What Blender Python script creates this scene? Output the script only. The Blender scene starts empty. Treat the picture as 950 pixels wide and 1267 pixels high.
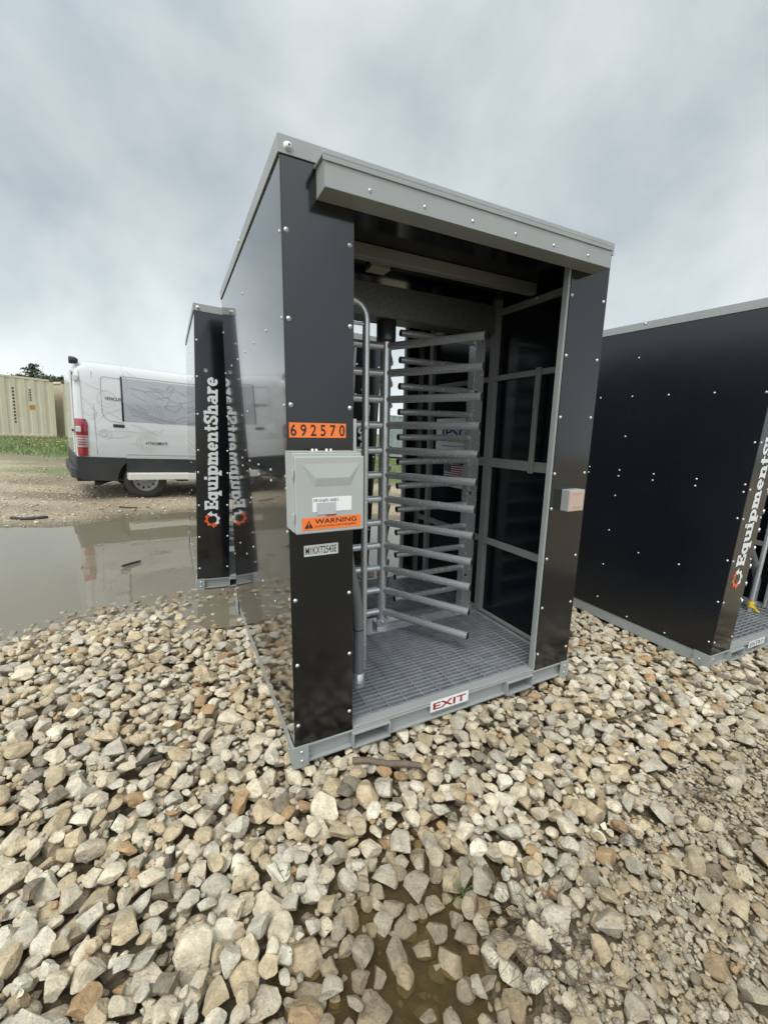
import bpy, math, random
import numpy as np
from mathutils import Matrix, Vector
R = math.radians
random.seed(7); rng = np.random.default_rng(11)
scene = bpy.context.scene
col = scene.collection

# ------------------------------------------------------------------ camera, world, sun, exposure
FPX, PITCH, ROLL, CZ = 516.1, -0.1840, 0.0699, 1.4522          # focal length in photo pixels (photo 950 x 1267)
_f = np.array([0, math.cos(PITCH), math.sin(PITCH)]); _r = np.array([1., 0, 0]); _u = np.cross(_r, _f)
_c, _s = math.cos(ROLL), math.sin(ROLL)
CX, CY = _c*_r + _s*_u, -_s*_r + _c*_u
CAMROWS = np.array([CX, CY, _f]); CAMPOS = np.array([0, 0, CZ])
cd = bpy.data.cameras.new('camera'); cam = bpy.data.objects.new('camera', cd); col.objects.link(cam)
cd.sensor_fit = 'HORIZONTAL'; cd.sensor_width = 36.0; cd.lens = 36.0*FPX/950.0
cd.clip_start = 0.02; cd.clip_end = 3000
cam.matrix_world = Matrix(((CX[0], CY[0], -_f[0], 0), (CX[1], CY[1], -_f[1], 0), (CX[2], CY[2], -_f[2], CZ), (0, 0, 0, 1)))
scene.camera = cam

SUN_EL, SUN_AZ = R(58), R(205)      # azimuth clockwise from +y: behind the camera, a little to its right
world = bpy.data.worlds.new('World'); scene.world = world; world.use_nodes = True
nt = world.node_tree; nt.nodes.clear()
def N(t, kind, **kw):
    n = t.nodes.new(kind)
    for k, v in kw.items(): setattr(n, k, v)
    return n
wo = N(nt, 'ShaderNodeOutputWorld'); wb = N(nt, 'ShaderNodeBackground'); wb.inputs['Strength'].default_value = 0.1
sky = N(nt, 'ShaderNodeTexSky', sky_type='NISHITA', sun_disc=False); sky.sun_elevation = SUN_EL; sky.sun_rotation = SUN_AZ
tc = N(nt, 'ShaderNodeTexCoord'); sep = N(nt, 'ShaderNodeSeparateXYZ'); nt.links.new(tc.outputs['Generated'], sep.inputs[0])
# soft overcast deck mottled by noise over the sky directions
zz = N(nt, 'ShaderNodeMath', operation='MAXIMUM'); zz.inputs[1].default_value = 0.0; nt.links.new(sep.outputs['Z'], zz.inputs[0])
n1 = N(nt, 'ShaderNodeTexNoise'); n1.inputs['Scale'].default_value = 2.9; n1.inputs['Detail'].default_value = 5; n1.inputs['Roughness'].default_value = .5; n1.inputs['Distortion'].default_value = .25
mp = N(nt, 'ShaderNodeMapping'); mp.inputs['Location'].default_value = (2.1, 0.7, 0.0); mp.inputs['Scale'].default_value = (1.0, 1.0, 1.1); mp.inputs['Rotation'].default_value = (.3, .5, .2)
nt.links.new(tc.outputs['Generated'], mp.inputs[0]); nt.links.new(mp.outputs[0], n1.inputs['Vector'])
cr = N(nt, 'ShaderNodeValToRGB')
e = cr.color_ramp.elements; e[0].position = .36; e[0].color = (3.75, 4.28, 4.58, 1); e[1].position = .68; e[1].color = (6.1, 6.5, 6.6, 1)
nt.links.new(n1.outputs['Fac'], cr.inputs[0])
mx = N(nt, 'ShaderNodeMix', data_type='RGBA'); mx.inputs['Factor'].default_value = .93
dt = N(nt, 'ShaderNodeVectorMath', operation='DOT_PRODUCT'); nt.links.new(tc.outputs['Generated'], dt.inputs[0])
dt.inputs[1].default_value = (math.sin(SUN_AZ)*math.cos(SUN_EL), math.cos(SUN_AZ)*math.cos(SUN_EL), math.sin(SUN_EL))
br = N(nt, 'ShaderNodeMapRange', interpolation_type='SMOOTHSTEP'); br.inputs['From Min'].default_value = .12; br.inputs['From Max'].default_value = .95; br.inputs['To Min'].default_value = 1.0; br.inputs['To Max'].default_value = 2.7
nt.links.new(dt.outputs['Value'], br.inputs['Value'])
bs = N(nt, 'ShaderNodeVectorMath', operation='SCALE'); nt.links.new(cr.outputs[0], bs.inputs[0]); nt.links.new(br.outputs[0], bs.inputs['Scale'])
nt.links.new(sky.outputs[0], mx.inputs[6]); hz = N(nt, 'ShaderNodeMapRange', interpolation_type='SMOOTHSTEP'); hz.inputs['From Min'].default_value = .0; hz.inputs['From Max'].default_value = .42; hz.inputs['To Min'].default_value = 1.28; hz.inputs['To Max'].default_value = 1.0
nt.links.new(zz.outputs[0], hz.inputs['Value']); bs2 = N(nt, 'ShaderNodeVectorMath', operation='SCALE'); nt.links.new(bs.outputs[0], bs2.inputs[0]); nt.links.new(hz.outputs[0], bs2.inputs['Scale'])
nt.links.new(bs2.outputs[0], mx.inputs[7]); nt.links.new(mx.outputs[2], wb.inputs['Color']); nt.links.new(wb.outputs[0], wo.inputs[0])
sl = bpy.data.lights.new('sun', 'SUN'); sl.energy = 1.5; sl.angle = R(24); sl.color = (1, .97, .92)
so = bpy.data.objects.new('sun', sl); col.objects.link(so)
d = Vector((math.sin(SUN_AZ)*math.cos(SUN_EL), math.cos(SUN_AZ)*math.cos(SUN_EL), math.sin(SUN_EL)))
so.rotation_euler = d.to_track_quat('Z', 'Y').to_euler()
vs = scene.view_settings; vs.view_transform = 'Standard'; vs.look = 'None'; vs.gamma = 1; vs.use_curve_mapping = False; vs.exposure = 0.35
scene.cycles.max_bounces = 10; scene.cycles.transparent_max_bounces = 12

# ------------------------------------------------------------------ materials
MATS = {}
def mat(name, color=(.5, .5, .5), rough=.5, metal=0., ior=1.5, coat=0., coat_rough=.03, noise=None, bump=None, emis=None):
    """noise=(scale, amount, second colour) mottles the base colour; bump=(scale, strength, distance)"""
    if name in MATS: return MATS[name]
    m = bpy.data.materials.new(name); m.use_nodes = True; t = m.node_tree; b = t.nodes['Principled BSDF']
    b.inputs['Base Color'].default_value = (*color, 1); b.inputs['Roughness'].default_value = rough; b.inputs['Metallic'].default_value = metal
    b.inputs['IOR'].default_value = ior; b.inputs['Coat Weight'].default_value = coat; b.inputs['Coat Roughness'].default_value = coat_rough
    if noise or bump: co = N(t, 'ShaderNodeNewGeometry')
    if noise:
        sc, am, c2 = noise
        n = N(t, 'ShaderNodeTexNoise'); n.inputs['Scale'].default_value = sc; n.inputs['Detail'].default_value = 6; t.links.new(co.outputs['Position'], n.inputs['Vector'])
        r = N(t, 'ShaderNodeValToRGB'); r.color_ramp.elements[0].position = .35; r.color_ramp.elements[1].position = .7
        r.color_ramp.elements[0].color = (*color, 1); r.color_ramp.elements[1].color = (*[a*(1-am)+q*am for a, q in zip(color, c2)], 1)
        t.links.new(n.outputs['Fac'], r.inputs[0]); t.links.new(r.outputs[0], b.inputs['Base Color'])
        r2 = N(t, 'ShaderNodeMapRange'); r2.inputs['To Min'].default_value = max(0, rough*.75); r2.inputs['To Max'].default_value = min(1, rough*1.3)
        t.links.new(n.outputs['Fac'], r2.inputs['Value']); t.links.new(r2.outputs[0], b.inputs['Roughness'])
    if bump:
        sc, stg, dist = bump
        n = N(t, 'ShaderNodeTexNoise'); n.inputs['Scale'].default_value = sc; n.inputs['Detail'].default_value = 4; t.links.new(co.outputs['Position'], n.inputs['Vector'])
        bp = N(t, 'ShaderNodeBump'); bp.inputs['Strength'].default_value = stg; bp.inputs['Distance'].default_value = dist
        t.links.new(n.outputs['Fac'], bp.inputs['Height']); t.links.new(bp.outputs[0], b.inputs['Normal'])
    MATS[name] = m
    return m
GLOSS = mat('gloss_black_sheet', (.008, .009, .011), .09, ior=1.62, coat=.6, coat_rough=.015, bump=(1.1, .25, .01))
MATTE = mat('satin_black_sheet', (.006, .007, .010), .27, ior=1.6, noise=(1.4, .5, (.009, .011, .016)), bump=(1.2, .2, .01))
SATIN = mat('satin_black_panel', (.005, .0055, .007), .13, ior=1.64, noise=(2.2, .5, (.008, .008, .009)), bump=(1.6, .15, .01))
INNER = mat('inner_black_sheet', (.004, .005, .008), .16, ior=1.38)
TRIM = mat('grey_paint', (.305, .32, .31), .42, noise=(5, .4, (.23, .24, .23)))
FRAME = mat('frame_grey_paint', (.25, .255, .245), .4, noise=(9, .4, (.18, .18, .17)))
GALV = mat('galvanised_steel', (.60, .61, .61), .25, metal=.6, noise=(26, .35, (.44, .46, .47)))
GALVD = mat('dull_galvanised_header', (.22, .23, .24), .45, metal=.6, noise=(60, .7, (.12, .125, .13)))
GRATE = mat('grating_steel', (.36, .38, .40), .42, metal=.3, noise=(14, .8, (.22, .235, .25)))
HOLEBLACK = mat('hole_shade_and_joint_black', (.012, .012, .013), .8)  # flat black painted for the shade inside open ends and holes; also conduit joint
BOLT = mat('zinc_bolt', (.60, .60, .58), .36, metal=.75)
COLLAR = mat('collar_black_steel', (.09, .09, .092), .35, metal=.5, noise=(25, .6, (.07, .07, .07)))
PVC = mat('grey_pvc', (.17, .18, .19), .42)
BOXP = mat('enclosure_paint', (.40, .42, .40), .38, noise=(6, .4, (.35, .37, .35)))
ORANGE = mat('orange_vinyl', (.86, .19, .035), .45)
WHITE = mat('white_vinyl', (.78, .78, .77), .4)
GREYTAPE = mat('grey_paper', (.46, .45, .45), .6)
BLACKV = mat('black_vinyl', (.012, .012, .013), .4)
REDV = mat('red_vinyl', (.30, .010, .016), .4)
BLUEV = mat('blue_vinyl', (.02, .03, .18), .4)
LOGOW = mat('logo_white', (.74, .74, .73), .4)
LOGOO = mat('logo_orange', (.75, .115, .03), .4)
BLUSH = mat('blush_cover', (.52, .37, .30), .45)
YEL = mat('yellow_tape', (.75, .5, .03), .5)
GREEN = mat('green_plug', (.02, .16, .04), .4)
CARW = mat('van_white_paint', (.57, .575, .57), .25, coat=.7, coat_rough=.05, noise=(1.5, .3, (.50, .50, .48)))
CLAD = mat('van_black_plastic', (.022, .023, .025), .55, noise=(3, .5, (.05, .045, .04)))
TINT = mat('van_printed_window', (.35, .365, .375), .2, coat=.5)
DGLASS = mat('van_dark_glass', (.02, .022, .025), .05, ior=1.6)
RUBBER = mat('tyre_rubber', (.028, .026, .024), .75, noise=(8, .5, (.07, .06, .045)))
STEELW = mat('wheel_steel', (.33, .33, .32), .45, metal=.5)
REDL = mat('red_lens', (.27, .008, .018), .15, coat=1)
CLEARL = mat('clear_lens', (.40, .32, .32), .15, coat=1)
SKETCH = mat('sketch_grey_line', (.50, .50, .51), .5)
SKETCHR = mat('sketch_red_line', (.50, .30, .29), .5)
CONT = mat('container_beige_paint', (.68, .60, .45), .55, noise=(1.2, .6, (.55, .48, .35)))
CONTD = mat('container_grey_paint', (.25, .28, .28), .55, noise=(1.2, .5, (.18, .2, .2)))
CRUST = mat('container_rust', (.16, .10, .06), .8)
CORNG = mat('container_orange_decal', (.55, .22, .05), .5)
WOODD = mat('weathered_wood', (.16, .12, .085), .85, noise=(20, .6, (.08, .06, .045)), bump=(60, .5, .004))
WOODB = mat('dark_wet_wood', (.04, .032, .026), .7)
STALK = mat('dead_stalk', (.10, .078, .058), .85)
BLADE = mat('green_blade', (.10, .16, .05), .6)
BARK = mat('bark', (.07, .06, .05), .9)

# ------------------------------------------------------------------ object helpers
def link(o, parent=None):
    col.objects.link(o)
    if parent: o.parent = parent
    return o
def tag(o, label=None, cat=None, group=None, kind=None):
    if label: o['label'] = label
    if cat: o['category'] = cat
    if group: o['group'] = group
    if kind: o['kind'] = kind
    return o
def empty(name, M=None):
    o = bpy.data.objects.new(name, None); o.empty_display_size = .2; link(o)
    if M is not None: o.matrix_world = M
    return o
class MB:
    """collects shapes, then builds them as ONE mesh object"""
    def __init__(s): s.v = []; s.f = []; s.mi = []; s.sm = []
    def add(s, vs, fs, mi=0, smooth=False):
        b = len(s.v); s.v += [tuple(map(float, p)) for p in vs]
        for f in fs: s.f.append(tuple(b+i for i in f)); s.mi.append(mi); s.sm.append(smooth)
        return s
    def box(s, x0, y0, z0, x1, y1, z1, mi=0):
        x0, x1 = sorted((x0, x1)); y0, y1 = sorted((y0, y1)); z0, z1 = sorted((z0, z1))
        return s.add([(x0,y0,z0),(x1,y0,z0),(x1,y1,z0),(x0,y1,z0),(x0,y0,z1),(x1,y0,z1),(x1,y1,z1),(x0,y1,z1)],
              [(0,3,2,1),(4,5,6,7),(0,1,5,4),(1,2,6,5),(2,3,7,6),(3,0,4,7)], mi)
    def poly(s, pts, off, mi=0):
        """prism: polygon pts swept by vector off"""
        n = len(pts); o = np.array(off); P = [np.array(p, float) for p in pts]
        return s.add(P+[p+o for p in P], [tuple(range(n))[::-1], tuple(range(n, 2*n))]+[(i, (i+1) % n, n+(i+1) % n, n+i) for i in range(n)], mi)
    def tube(s, path, r, seg=12, mi=0, caps=True, capmi=None, inset=0.0):
        P = [np.array(p, float) for p in path]; n = len(P); rs = r if hasattr(r, '__len__') else [r]*n
        rings = []; up = None
        for i in range(n):
            t = P[min(i+1, n-1)]-P[max(i-1, 0)]; t = t/np.linalg.norm(t)
            if up is None:
                a = np.array([0, 0, 1.]) if abs(t[2]) < .9 else np.array([1., 0, 0])
                up = np.cross(t, a)
            up = up-t*(up@t); up /= np.linalg.norm(up); w = np.cross(t, up)
            rings.append([P[i]+rs[i]*(math.cos(2*math.pi*k/seg)*up+math.sin(2*math.pi*k/seg)*w) for k in range(seg)])
        vs = [p for g in rings for p in g]; fs = []
        for i in range(n-1):
            for k in range(seg):
                a = i*seg+k; b = i*seg+(k+1) % seg; fs.append((a, b, b+seg, a+seg))
        s.add(vs, fs, mi, True)
        if caps:
            s.add(rings[0], [tuple(range(seg))[::-1]], mi if capmi is None else capmi)
            s.add(rings[-1], [tuple(range(seg))], mi if capmi is None else capmi)
        return s
    def lathe(s, prof, c=(0, 0, 0), ax='z', seg=20, mi=0, smooth=True):
        """prof = [(radius, height)...] round axis through c"""
        vs = []; fs = []; n = len(prof)
        for r, h in prof:
            for k in range(seg):
                a = 2*math.pi*k/seg; p = (r*math.cos(a), r*math.sin(a), h)
                if ax == 'y': p = (p[0], p[2], p[1])
                if ax == 'x': p = (p[2], p[0], p[1])
                vs.append((p[0]+c[0], p[1]+c[1], p[2]+c[2]))
        for i in range(n-1):
            for k in range(seg):
                a = i*seg+k; b = i*seg+(k+1) % seg; fs.append((a, b, b+seg, a+seg))
        s.add(vs, fs, mi, smooth)
        return s
    def mesh(s, name, mats):
        me = bpy.data.meshes.new(name); me.from_pydata(s.v, [], s.f)
        for m in (mats if isinstance(mats, (list, tuple)) else [mats]): me.materials.append(m)
        me.polygons.foreach_set('material_index', s.mi); me.polygons.foreach_set('use_smooth', s.sm); me.update()
        return me
    def build(s, name, mats, parent=None, bevel=0):
        o = link(bpy.data.objects.new(name, s.mesh(name, mats)), parent)
        if bevel:
            b = o.modifiers.new('edge', 'BEVEL'); b.width = bevel; b.segments = 2; b.limit_method = 'ANGLE'; b.harden_normals = False
        return o
def text_obj(name, body, m, parent, org, u, v, w, h, lift=(0, 0, 0), bold=.0):
    """flat lettering fitted in the rectangle org, org+u*w, org+v*h (u, v unit vectors)"""
    cu = bpy.data.curves.new('t', 'FONT'); cu.body = body; cu.size = 1; cu.offset = bold; cu.resolution_u = 3
    to = bpy.data.objects.new('t', cu); col.objects.link(to); dg = bpy.context.evaluated_depsgraph_get(); dg.update()
    me = bpy.data.meshes.new_from_object(to.evaluated_get(dg)); bpy.data.objects.remove(to); bpy.data.curves.remove(cu)
    n = len(me.vertices); a = np.zeros(n*3); me.vertices.foreach_get('co', a); a = a.reshape(-1, 3)
    lo, hi = a.min(0), a.max(0); k = (a-lo)/np.maximum(hi-lo, 1e-6)
    O, U, V = np.array(org, float)+np.array(lift), np.array(u, float), np.array(v, float)
    p = O+k[:, :1]*w*U+k[:, 1:2]*h*V
    me.vertices.foreach_set('co', p.ravel()); me.materials.clear(); me.materials.append(m); me.name = name; me.update()
    return link(bpy.data.objects.new(name, me), parent)

_bolt = MB().lathe([(0, -.0085), (.0045, -.0083), (.0085, -.006), (.0112, -.001), (.0125, 0)], ax='y', seg=12)
_bolt.add([(.003*math.cos(a), -.0088, .003*math.sin(a)) for a in np.linspace(0, 6.283, 7)[:-1]], [tuple(range(6))], 1)
BOLT_ME = _bolt.mesh('bolt', [BOLT, HOLEBLACK])
def bolt(parent, p, face='front', s=1.0):
    o = link(bpy.data.objects.new('bolt', BOLT_ME), parent); s *= .70 if face == 'front' else .56; o.location = p; o.scale = (s, s, s)
    o.rotation_euler = {'front': (0, random.uniform(0, 3), 0), 'left': (0, 0, -math.pi/2), 'down': (math.pi/2, 0, 0)}[face]
    return o

# slab serif lettering, drawn from rectangles (x0,y0,x1,y1) and arcs (cx,cy,rx,ry,a0,a1,thickness); cap height 1
def _arch(x0, x1, top=.72): return [((x0+x1)/2, top-.27, (x1-x0)/2, .27, 0, 180, .19)]
GLYPH = {
 'E': (.80, [(.08,0,.3,1),(0,.84,.08,1),(.3,.84,.74,1),(.60,.66,.74,.84),(.3,.42,.50,.57),(.43,.35,.56,.64),(0,0,.08,.16),(.3,0,.76,.16),(.62,.16,.76,.36)]),
 'q': (.86, [(.34,.36,.34,.37,0,360,.2),(.53,-.28,.74,.72),(.43,-.28,.53,-.14),(.74,-.28,.84,-.14)]),
 'u': (.88, [(.08,.27,.28,.72),(0,.58,.08,.72),(.35,.27,.27,.28,180,360,.2),(.53,0,.73,.72),(.43,.58,.53,.72),(.73,0,.85,.14)]),
 'i': (.46, [(.1,0,.31,.72),(0,.58,.1,.72),(0,0,.1,.14),(.31,0,.42,.14),(.1,.83,.31,1.0)]),
 'p': (.88, [(.08,-.28,.29,.72),(0,.58,.08,.72),(0,-.28,.08,-.14),(.29,-.28,.4,-.14),(.49,.36,.34,.37,0,360,.2)]),
 'm': (1.24, [(.08,0,.28,.72),(0,.58,.08,.72),(0,0,.08,.14),(.28,0,.36,.14)]+_arch(.22,.66)+[(.47,0,.66,.46),(.40,0,.47,.14),(.66,0,.73,.14)]+_arch(.60,1.06)+[(.87,0,1.06,.46),(.79,0,.87,.14),(1.06,0,1.17,.14)]),
 'e': (.74, [(.34,.36,.34,.37,0,318,.19),(.14,.30,.6,.42)]),
 'n': (.88, [(.08,0,.28,.72),(0,.58,.08,.72),(0,0,.08,.14),(.28,0,.37,.14)]+_arch(.22,.73)+[(.53,0,.73,.46),(.44,0,.53,.14),(.73,0,.83,.14)]),
 't': (.56, [(.11,.2,.31,.94),(0,.58,.11,.72),(.31,.58,.5,.72),(.32,.21,.21,.22,180,330,.18)]),
 'S': (.80, [(.38,.74,.35,.28,30,270,.2),(.37,.27,.37,.29,-150,90,.2),(.55,.66,.70,.98),(.02,.03,.16,.36)]),
 'h': (.88, [(.08,0,.28,1),(0,.86,.08,1),(0,0,.08,.14),(.28,0,.37,.14)]+_arch(.22,.73)+[(.53,0,.73,.46),(.44,0,.53,.14),(.73,0,.83,.14)]),
 'a': (.80, [(.31,.22,.30,.23,0,360,.17),(.46,0,.65,.46),(.36,.47,.29,.26,0,150,.17),(.65,0,.76,.14)]),
 'r': (.66, [(.08,0,.28,.72),(0,.58,.08,.72),(0,0,.08,.14),(.28,0,.40,.14),(.44,.45,.24,.28,35,180,.2)]),
}
def slab_word(word, name, m, parent, fn, height, length):
    """fn(a, b, lift) maps word coordinates (a along, b up, in metres) to booth coordinates"""
    tot = sum(GLYPH[c][0] for c in word); kx = length/tot; mb = MB(); x = 0; i = 0
    for c in word:
        w, prims = GLYPH[c]
        for p in prims:
            i += 1; lf = (i % 5)*.00012
            if len(p) == 4:
                g_ = .022; q = [(p[0]-g_, p[1]-g_*.6), (p[2]+g_, p[1]-g_*.6), (p[2]+g_, p[3]+g_*.6), (p[0]-g_, p[3]+g_*.6)]
                mb.add([fn((x+a)*kx, b*height, lf) for a, b in q], [(0, 1, 2, 3)])
            else:
                cx, cy, rx, ry, a0, a1, t = p; t += .035; rx += .012; ry += .012; n = max(4, int(abs(a1-a0)/22)); o = []; ii = []
                for k in range(n+1):
                    a = R(a0+(a1-a0)*k/n)
                    o.append(fn((x+cx+rx*math.cos(a))*kx, (cy+ry*math.sin(a))*height, lf)); ii.append(fn((x+cx+(rx-t)*math.cos(a))*kx, (cy+(ry-t*.9)*math.sin(a))*height, lf))
                mb.add(o+ii, [(k, k+1, n+2+k, n+1+k) for k in range(n)])
        x += w
    return mb.build(name, m, parent)

# ------------------------------------------------------------------ turnstile booths
W, D, H = 1.675, 1.80, 2.40; BH, RB = .091, .055; PW = .265; ZT = H-RB
def rot3(yaw, tx, ty): return Matrix.Rotation(yaw, 4, 'Z') @ Matrix.Rotation(tx, 4, 'X') @ Matrix.Rotation(ty, 4, 'Y')
M_MAIN = Matrix.Translation((-.3081, 1.5925, 0.0)) @ rot3(.4762, -.0159, -.049)
M_LEFT = Matrix.Translation((-1.6188, 3.5394, -.0275)) @ rot3(.4794, 0, 0)
M_RIGHT = Matrix.Translation((2.2911, 2.6569, .025)) @ rot3(.4873, .0028, -.0019)
ZROWS = (2.12, 1.838, 1.535, 1.24, 1.05, .765, .477, .19)

def make_booth(M, label, exit_side, sheet_mat=GLOSS):
    root = tag(empty('turnstile_booth', M), label, 'turnstile booth', 'black turnstile booths on the gravel')
    P = lambda mb, n, m, bev=0, par=None: mb.build(n, m, par or root, bev)
    # base: channel frame, flanges proud of the web
    b = MB()
    for y0, y1, sg in ((0, .05, -1), (D-.05, D, 1)):
        yf = y0-.006 if sg < 0 else y1+.006
        [b.box(xa_, y0+.014, .010, xb_, y1-.014, .078) for xa_, xb_ in ((0, .2615), (.4585, 1.1915), (1.3885, W))]
        b.box(-.006, min(yf, y0), .078, W+.006, max(yf, y1), BH-.003); [b.box(xa_, min(yf, y0), 0, xb_, max(yf, y1), .010) for xa_, xb_ in ((-.006, .2615), (.4585, 1.1915), (1.3885, W+.006))]
    for x0, x1 in ((0, .05), (W-.05, W)):
        b.box(x0+.002, .05, .002, x1-.002, D-.05, BH-.005)
    b.box(.05, .86, .01, W-.05, .90, .07)
    P(b, 'base_frame', TRIM, .0015)
    for x0 in (.262, 1.192):
        t = MB(); x1 = x0+.196; z0, z1 = -.001, .0775; th = .008; y0, y1 = -.021, D+.021
        t.box(x0, y0, z0, x1, y1, z0+th); t.box(x0, y0, z1-th, x1, y1, z1); t.box(x0, y0, z0+th, x0+th, y1, z1-th); t.box(x1-th, y0, z0+th, x1, y1, z1-th)
        t.box(x0+th, .35, z0+th, x1-th, .36, z1-th, 1)  # black sheet stands in for the shade deep in the pocket
        P(t, 'fork_pocket', [TRIM, HOLEBLACK], .0012)
    for cx in (0, W):
        for cy in (0, D):
            sx = -1 if cx == 0 else 1; sy = -1 if cy == 0 else 1; q = MB()
            q.box(cx-sx*.056, cy+sy*.007, -.012, cx+sx*.014, cy+sy*.013, BH+.004); q.box(cx+sx*.007, cy+sy*.007, -.012, cx+sx*.014, cy-sy*.09, BH+.004)
            o = P(q, 'corner_bracket', TRIM, .001)
            if sy < 0:
                for z in (.022, .066): bolt(o, (cx-sx*.024, -.014, z), s=.9)
            if cx == 0 and sy < 0: bolt(o, (-.015, .05, .045), 'left')
    # floor
    for y0, y1 in ((.052, .785), (1.0, D-.055)):
        g = MB()
        nb = int((y1-y0)/.0305)
        for k in range(nb+1):
            y = y0+.006+(y1-y0-.012)*k/nb; g.box(.052, y-.0042, .072, W-.052, y+.0042, .0975)
        x = .09
        while x < W-.06:
            g.tube([(x, y0, .0965), (x, y1, .0965)], .0036, 6); x += .101
        P(g, 'floor_grating', GRATE)
    P(MB().box(.27, -.004, BH-.002, 1.405, .05, .0995), 'entry_sill', TRIM, .002)
    P(MB().box(.05, .787, .09, W-.045, .998, .0985), 'threshold_plate', GALV, .001)
    rbm = MB().box(.79, .825, .099, 1.6, .905, .138); rbm.box(.785, .815, .099, .86, .83, .17)
    o = P(rbm, 'turnstile_base_channel', GALV, .002); bolt(o, (.83, .815, .15), s=1.3)
    # sheeting
    def sheet(x0, y0, z0, x1, y1, z1, m, name): return P(MB().box(x0, y0, z0, x1, y1, z1), name, m, .0008)
    zs = 1.2455
    sides = []
    for x0, x1, m in ((-.004, 0, sheet_mat), (W, W+.004, sheet_mat)):
        sides += [sheet(x0, -.0035, BH, x1, D+.0035, zs-.001, m, 'side_panel'), sheet(x0, -.0035, zs+.001, x1, D+.0035, ZT, m, 'side_panel')]
        xi = x1+.0015 if x0 < 0 else x0-.0015
    P(MB().box(.0015, .002, BH, .003, D-.002, ZT-.01).box(W-.003, .002, BH, W-.0015, D-.002, ZT-.01), 'inner_lining', INNER)
    fp = []
    for y0, y1 in ((-.004, 0), (D, D+.004)):
        for x0, x1 in ((.0005, PW), (1.41 if y0 < 1 else 1.515, W-.0005)): fp.append(sheet(x0, y0, BH, x1, y1, ZT-.0005, SATIN, 'front_panel'))
    for k, xs in ((0, (.016, .25)), (1, (1.423, 1.655))):
        for x in xs:
            for z in ZROWS:
                if exit_side and k == 0 and z in (1.24, 1.05): continue
                bolt(fp[k], (x+random.uniform(-.002, .002), -.004, z+random.uniform(-.003, .003)))
    sb = [(.021, z) for z in (2.12, 1.84, 1.535, 1.05, .765, .475, .185)] + [(.866, z) for z in (2.14, 1.85, 1.54, 1.06, .768, .472, .182)]
    sb += [(y, 1.85) for y in (.3, .593, 1.14, 1.43)] + [(y, .65) for y in (.3, .596, 1.14, 1.43)] + [(y, z) for y in (.021, .3, .593, .866, 1.14, 1.43) for z in (1.27, 1.222)]
    sb += [(1.78, z) for z in (2.12, 1.84, 1.535, 1.05, .765, .475, .185)] + [(y, .115) for y in (.3, .593, 1.14, 1.43)]
    for y, z in sb: bolt(sides[1 if z > zs else 0], (-.004, y, z), 'left')
    # roof
    rf = MB(); t = .005
    for (x0, y0, x1, y1) in ((-.01, -.01, W+.01, -.004-.0005), (-.01, D+.0045, W+.01, D+.01), (-.01, -.004, -.0045, D+.004), (W+.0045, -.004, W+.01, D+.004)):
        rf.box(x0, y0, ZT, x1, y1, H)
    rf.box(-.0095, -.0095, H-.006, W+.0095, D+.0095, H-.0005)
    o = P(rf, 'roof_trim', TRIM, .001)
    bolt(o, (.026, -.0105, 2.368), s=1.9); bolt(o, (-.0105, .858, 2.386), 'left', 1.3); bolt(o, (W-.026, -.0105, 2.368), s=1.9)
    P(MB().box(.003, .002, 2.330, W-.003, D-.002, 2.342), 'ceiling', INNER)
    P(MB().box(.04, .435, 2.268, W-.05, .485, 2.3285), 'ceiling_beam', FRAME, .003)
    P(MB().box(.62, .62, 2.300, .735, .70, 2.3285), 'ceiling_block', mat('pale_beige_cover', (.42, .40, .33), .5), .004)  # small pale beige block under the ceiling
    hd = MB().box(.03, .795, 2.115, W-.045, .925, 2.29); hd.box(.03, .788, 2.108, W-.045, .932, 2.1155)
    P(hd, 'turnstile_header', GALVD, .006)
    for sgn in ((-1,) if exit_side else ()):
        y0 = 0 if sgn < 0 else D; q = MB(); f = lambda a: y0+sgn*a
        q.box(.122, f(.0045), 2.235, 1.553, f(.098), 2.3255); q.box(.114, f(.011), 2.326, 1.561, f(.103), 2.3345); q.box(.114, f(.0985), 2.310, 1.561, f(.103), 2.326)
        o = P(q, 'awning', TRIM, .0015)
        if sgn < 0:
            for k in range(6): bolt(o, (.285+.2217*k, -.0985, 2.262), s=.75)
    # steel frame inside
    for x0, x1, y0, y1 in ((.245, .2635, .001, .035), (1.395, 1.4095, .001, .032), (.245, .2635, D-.035, D-.001), (1.490, 1.5145, D-.035, D-.001)):
        P(MB().box(x0, y0, .0995, x1, y1, 2.3285).box(x0-.001, y0-.003 if y0 < 1 else y1+.003, .0995, x1+.001, y0-.001 if y0 < 1 else y1+.001, .205), 'jamb_post', TRIM, .002)
    for x0, x1 in ((.0035, .04), (W-.04, W-.0035)):
        for y0, y1 in ((.003, .04), (.775, .835), (1.56, 1.61), (D-.045, D-.003)):
            P(MB().box(x0, y0, .0985, x1, y1, 2.3285), 'wall_post' if y1 in (.835, 1.61) else 'corner_post', FRAME, .002)
        for z0, z1 in ((1.21, 1.272), (.642, .685), (1.800, 1.835), (2.225, 2.262)):
            for y0, y1 in ((.0405, .7745), (.8355, 1.5595), (1.6105, D-.0455)):
                P(MB().box(x0+.004, y0, z0, x1-.004, y1, z1), 'wall_rail', FRAME, .002)
        for y0, y1 in ((.0405, .7745), (.8355, 1.5595), (1.6105, D-.0455)): P(MB().box(x0+.006, y0, .0985, x1-.006, y1, .118), 'wall_rail', FRAME, .002)
    wp = MB().box(W-.056, .350, 1.20, W-.041, .366, 1.842); wp.box(W-.056, .372, 1.20, W-.041, .384, 1.842)
    o = P(wp, 'window_channel', FRAME, .001)
    for y in (.18, .42): bolt(root, (W-.06, y, 2.243), 'left', 1.2).name = 'bolt'
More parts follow.
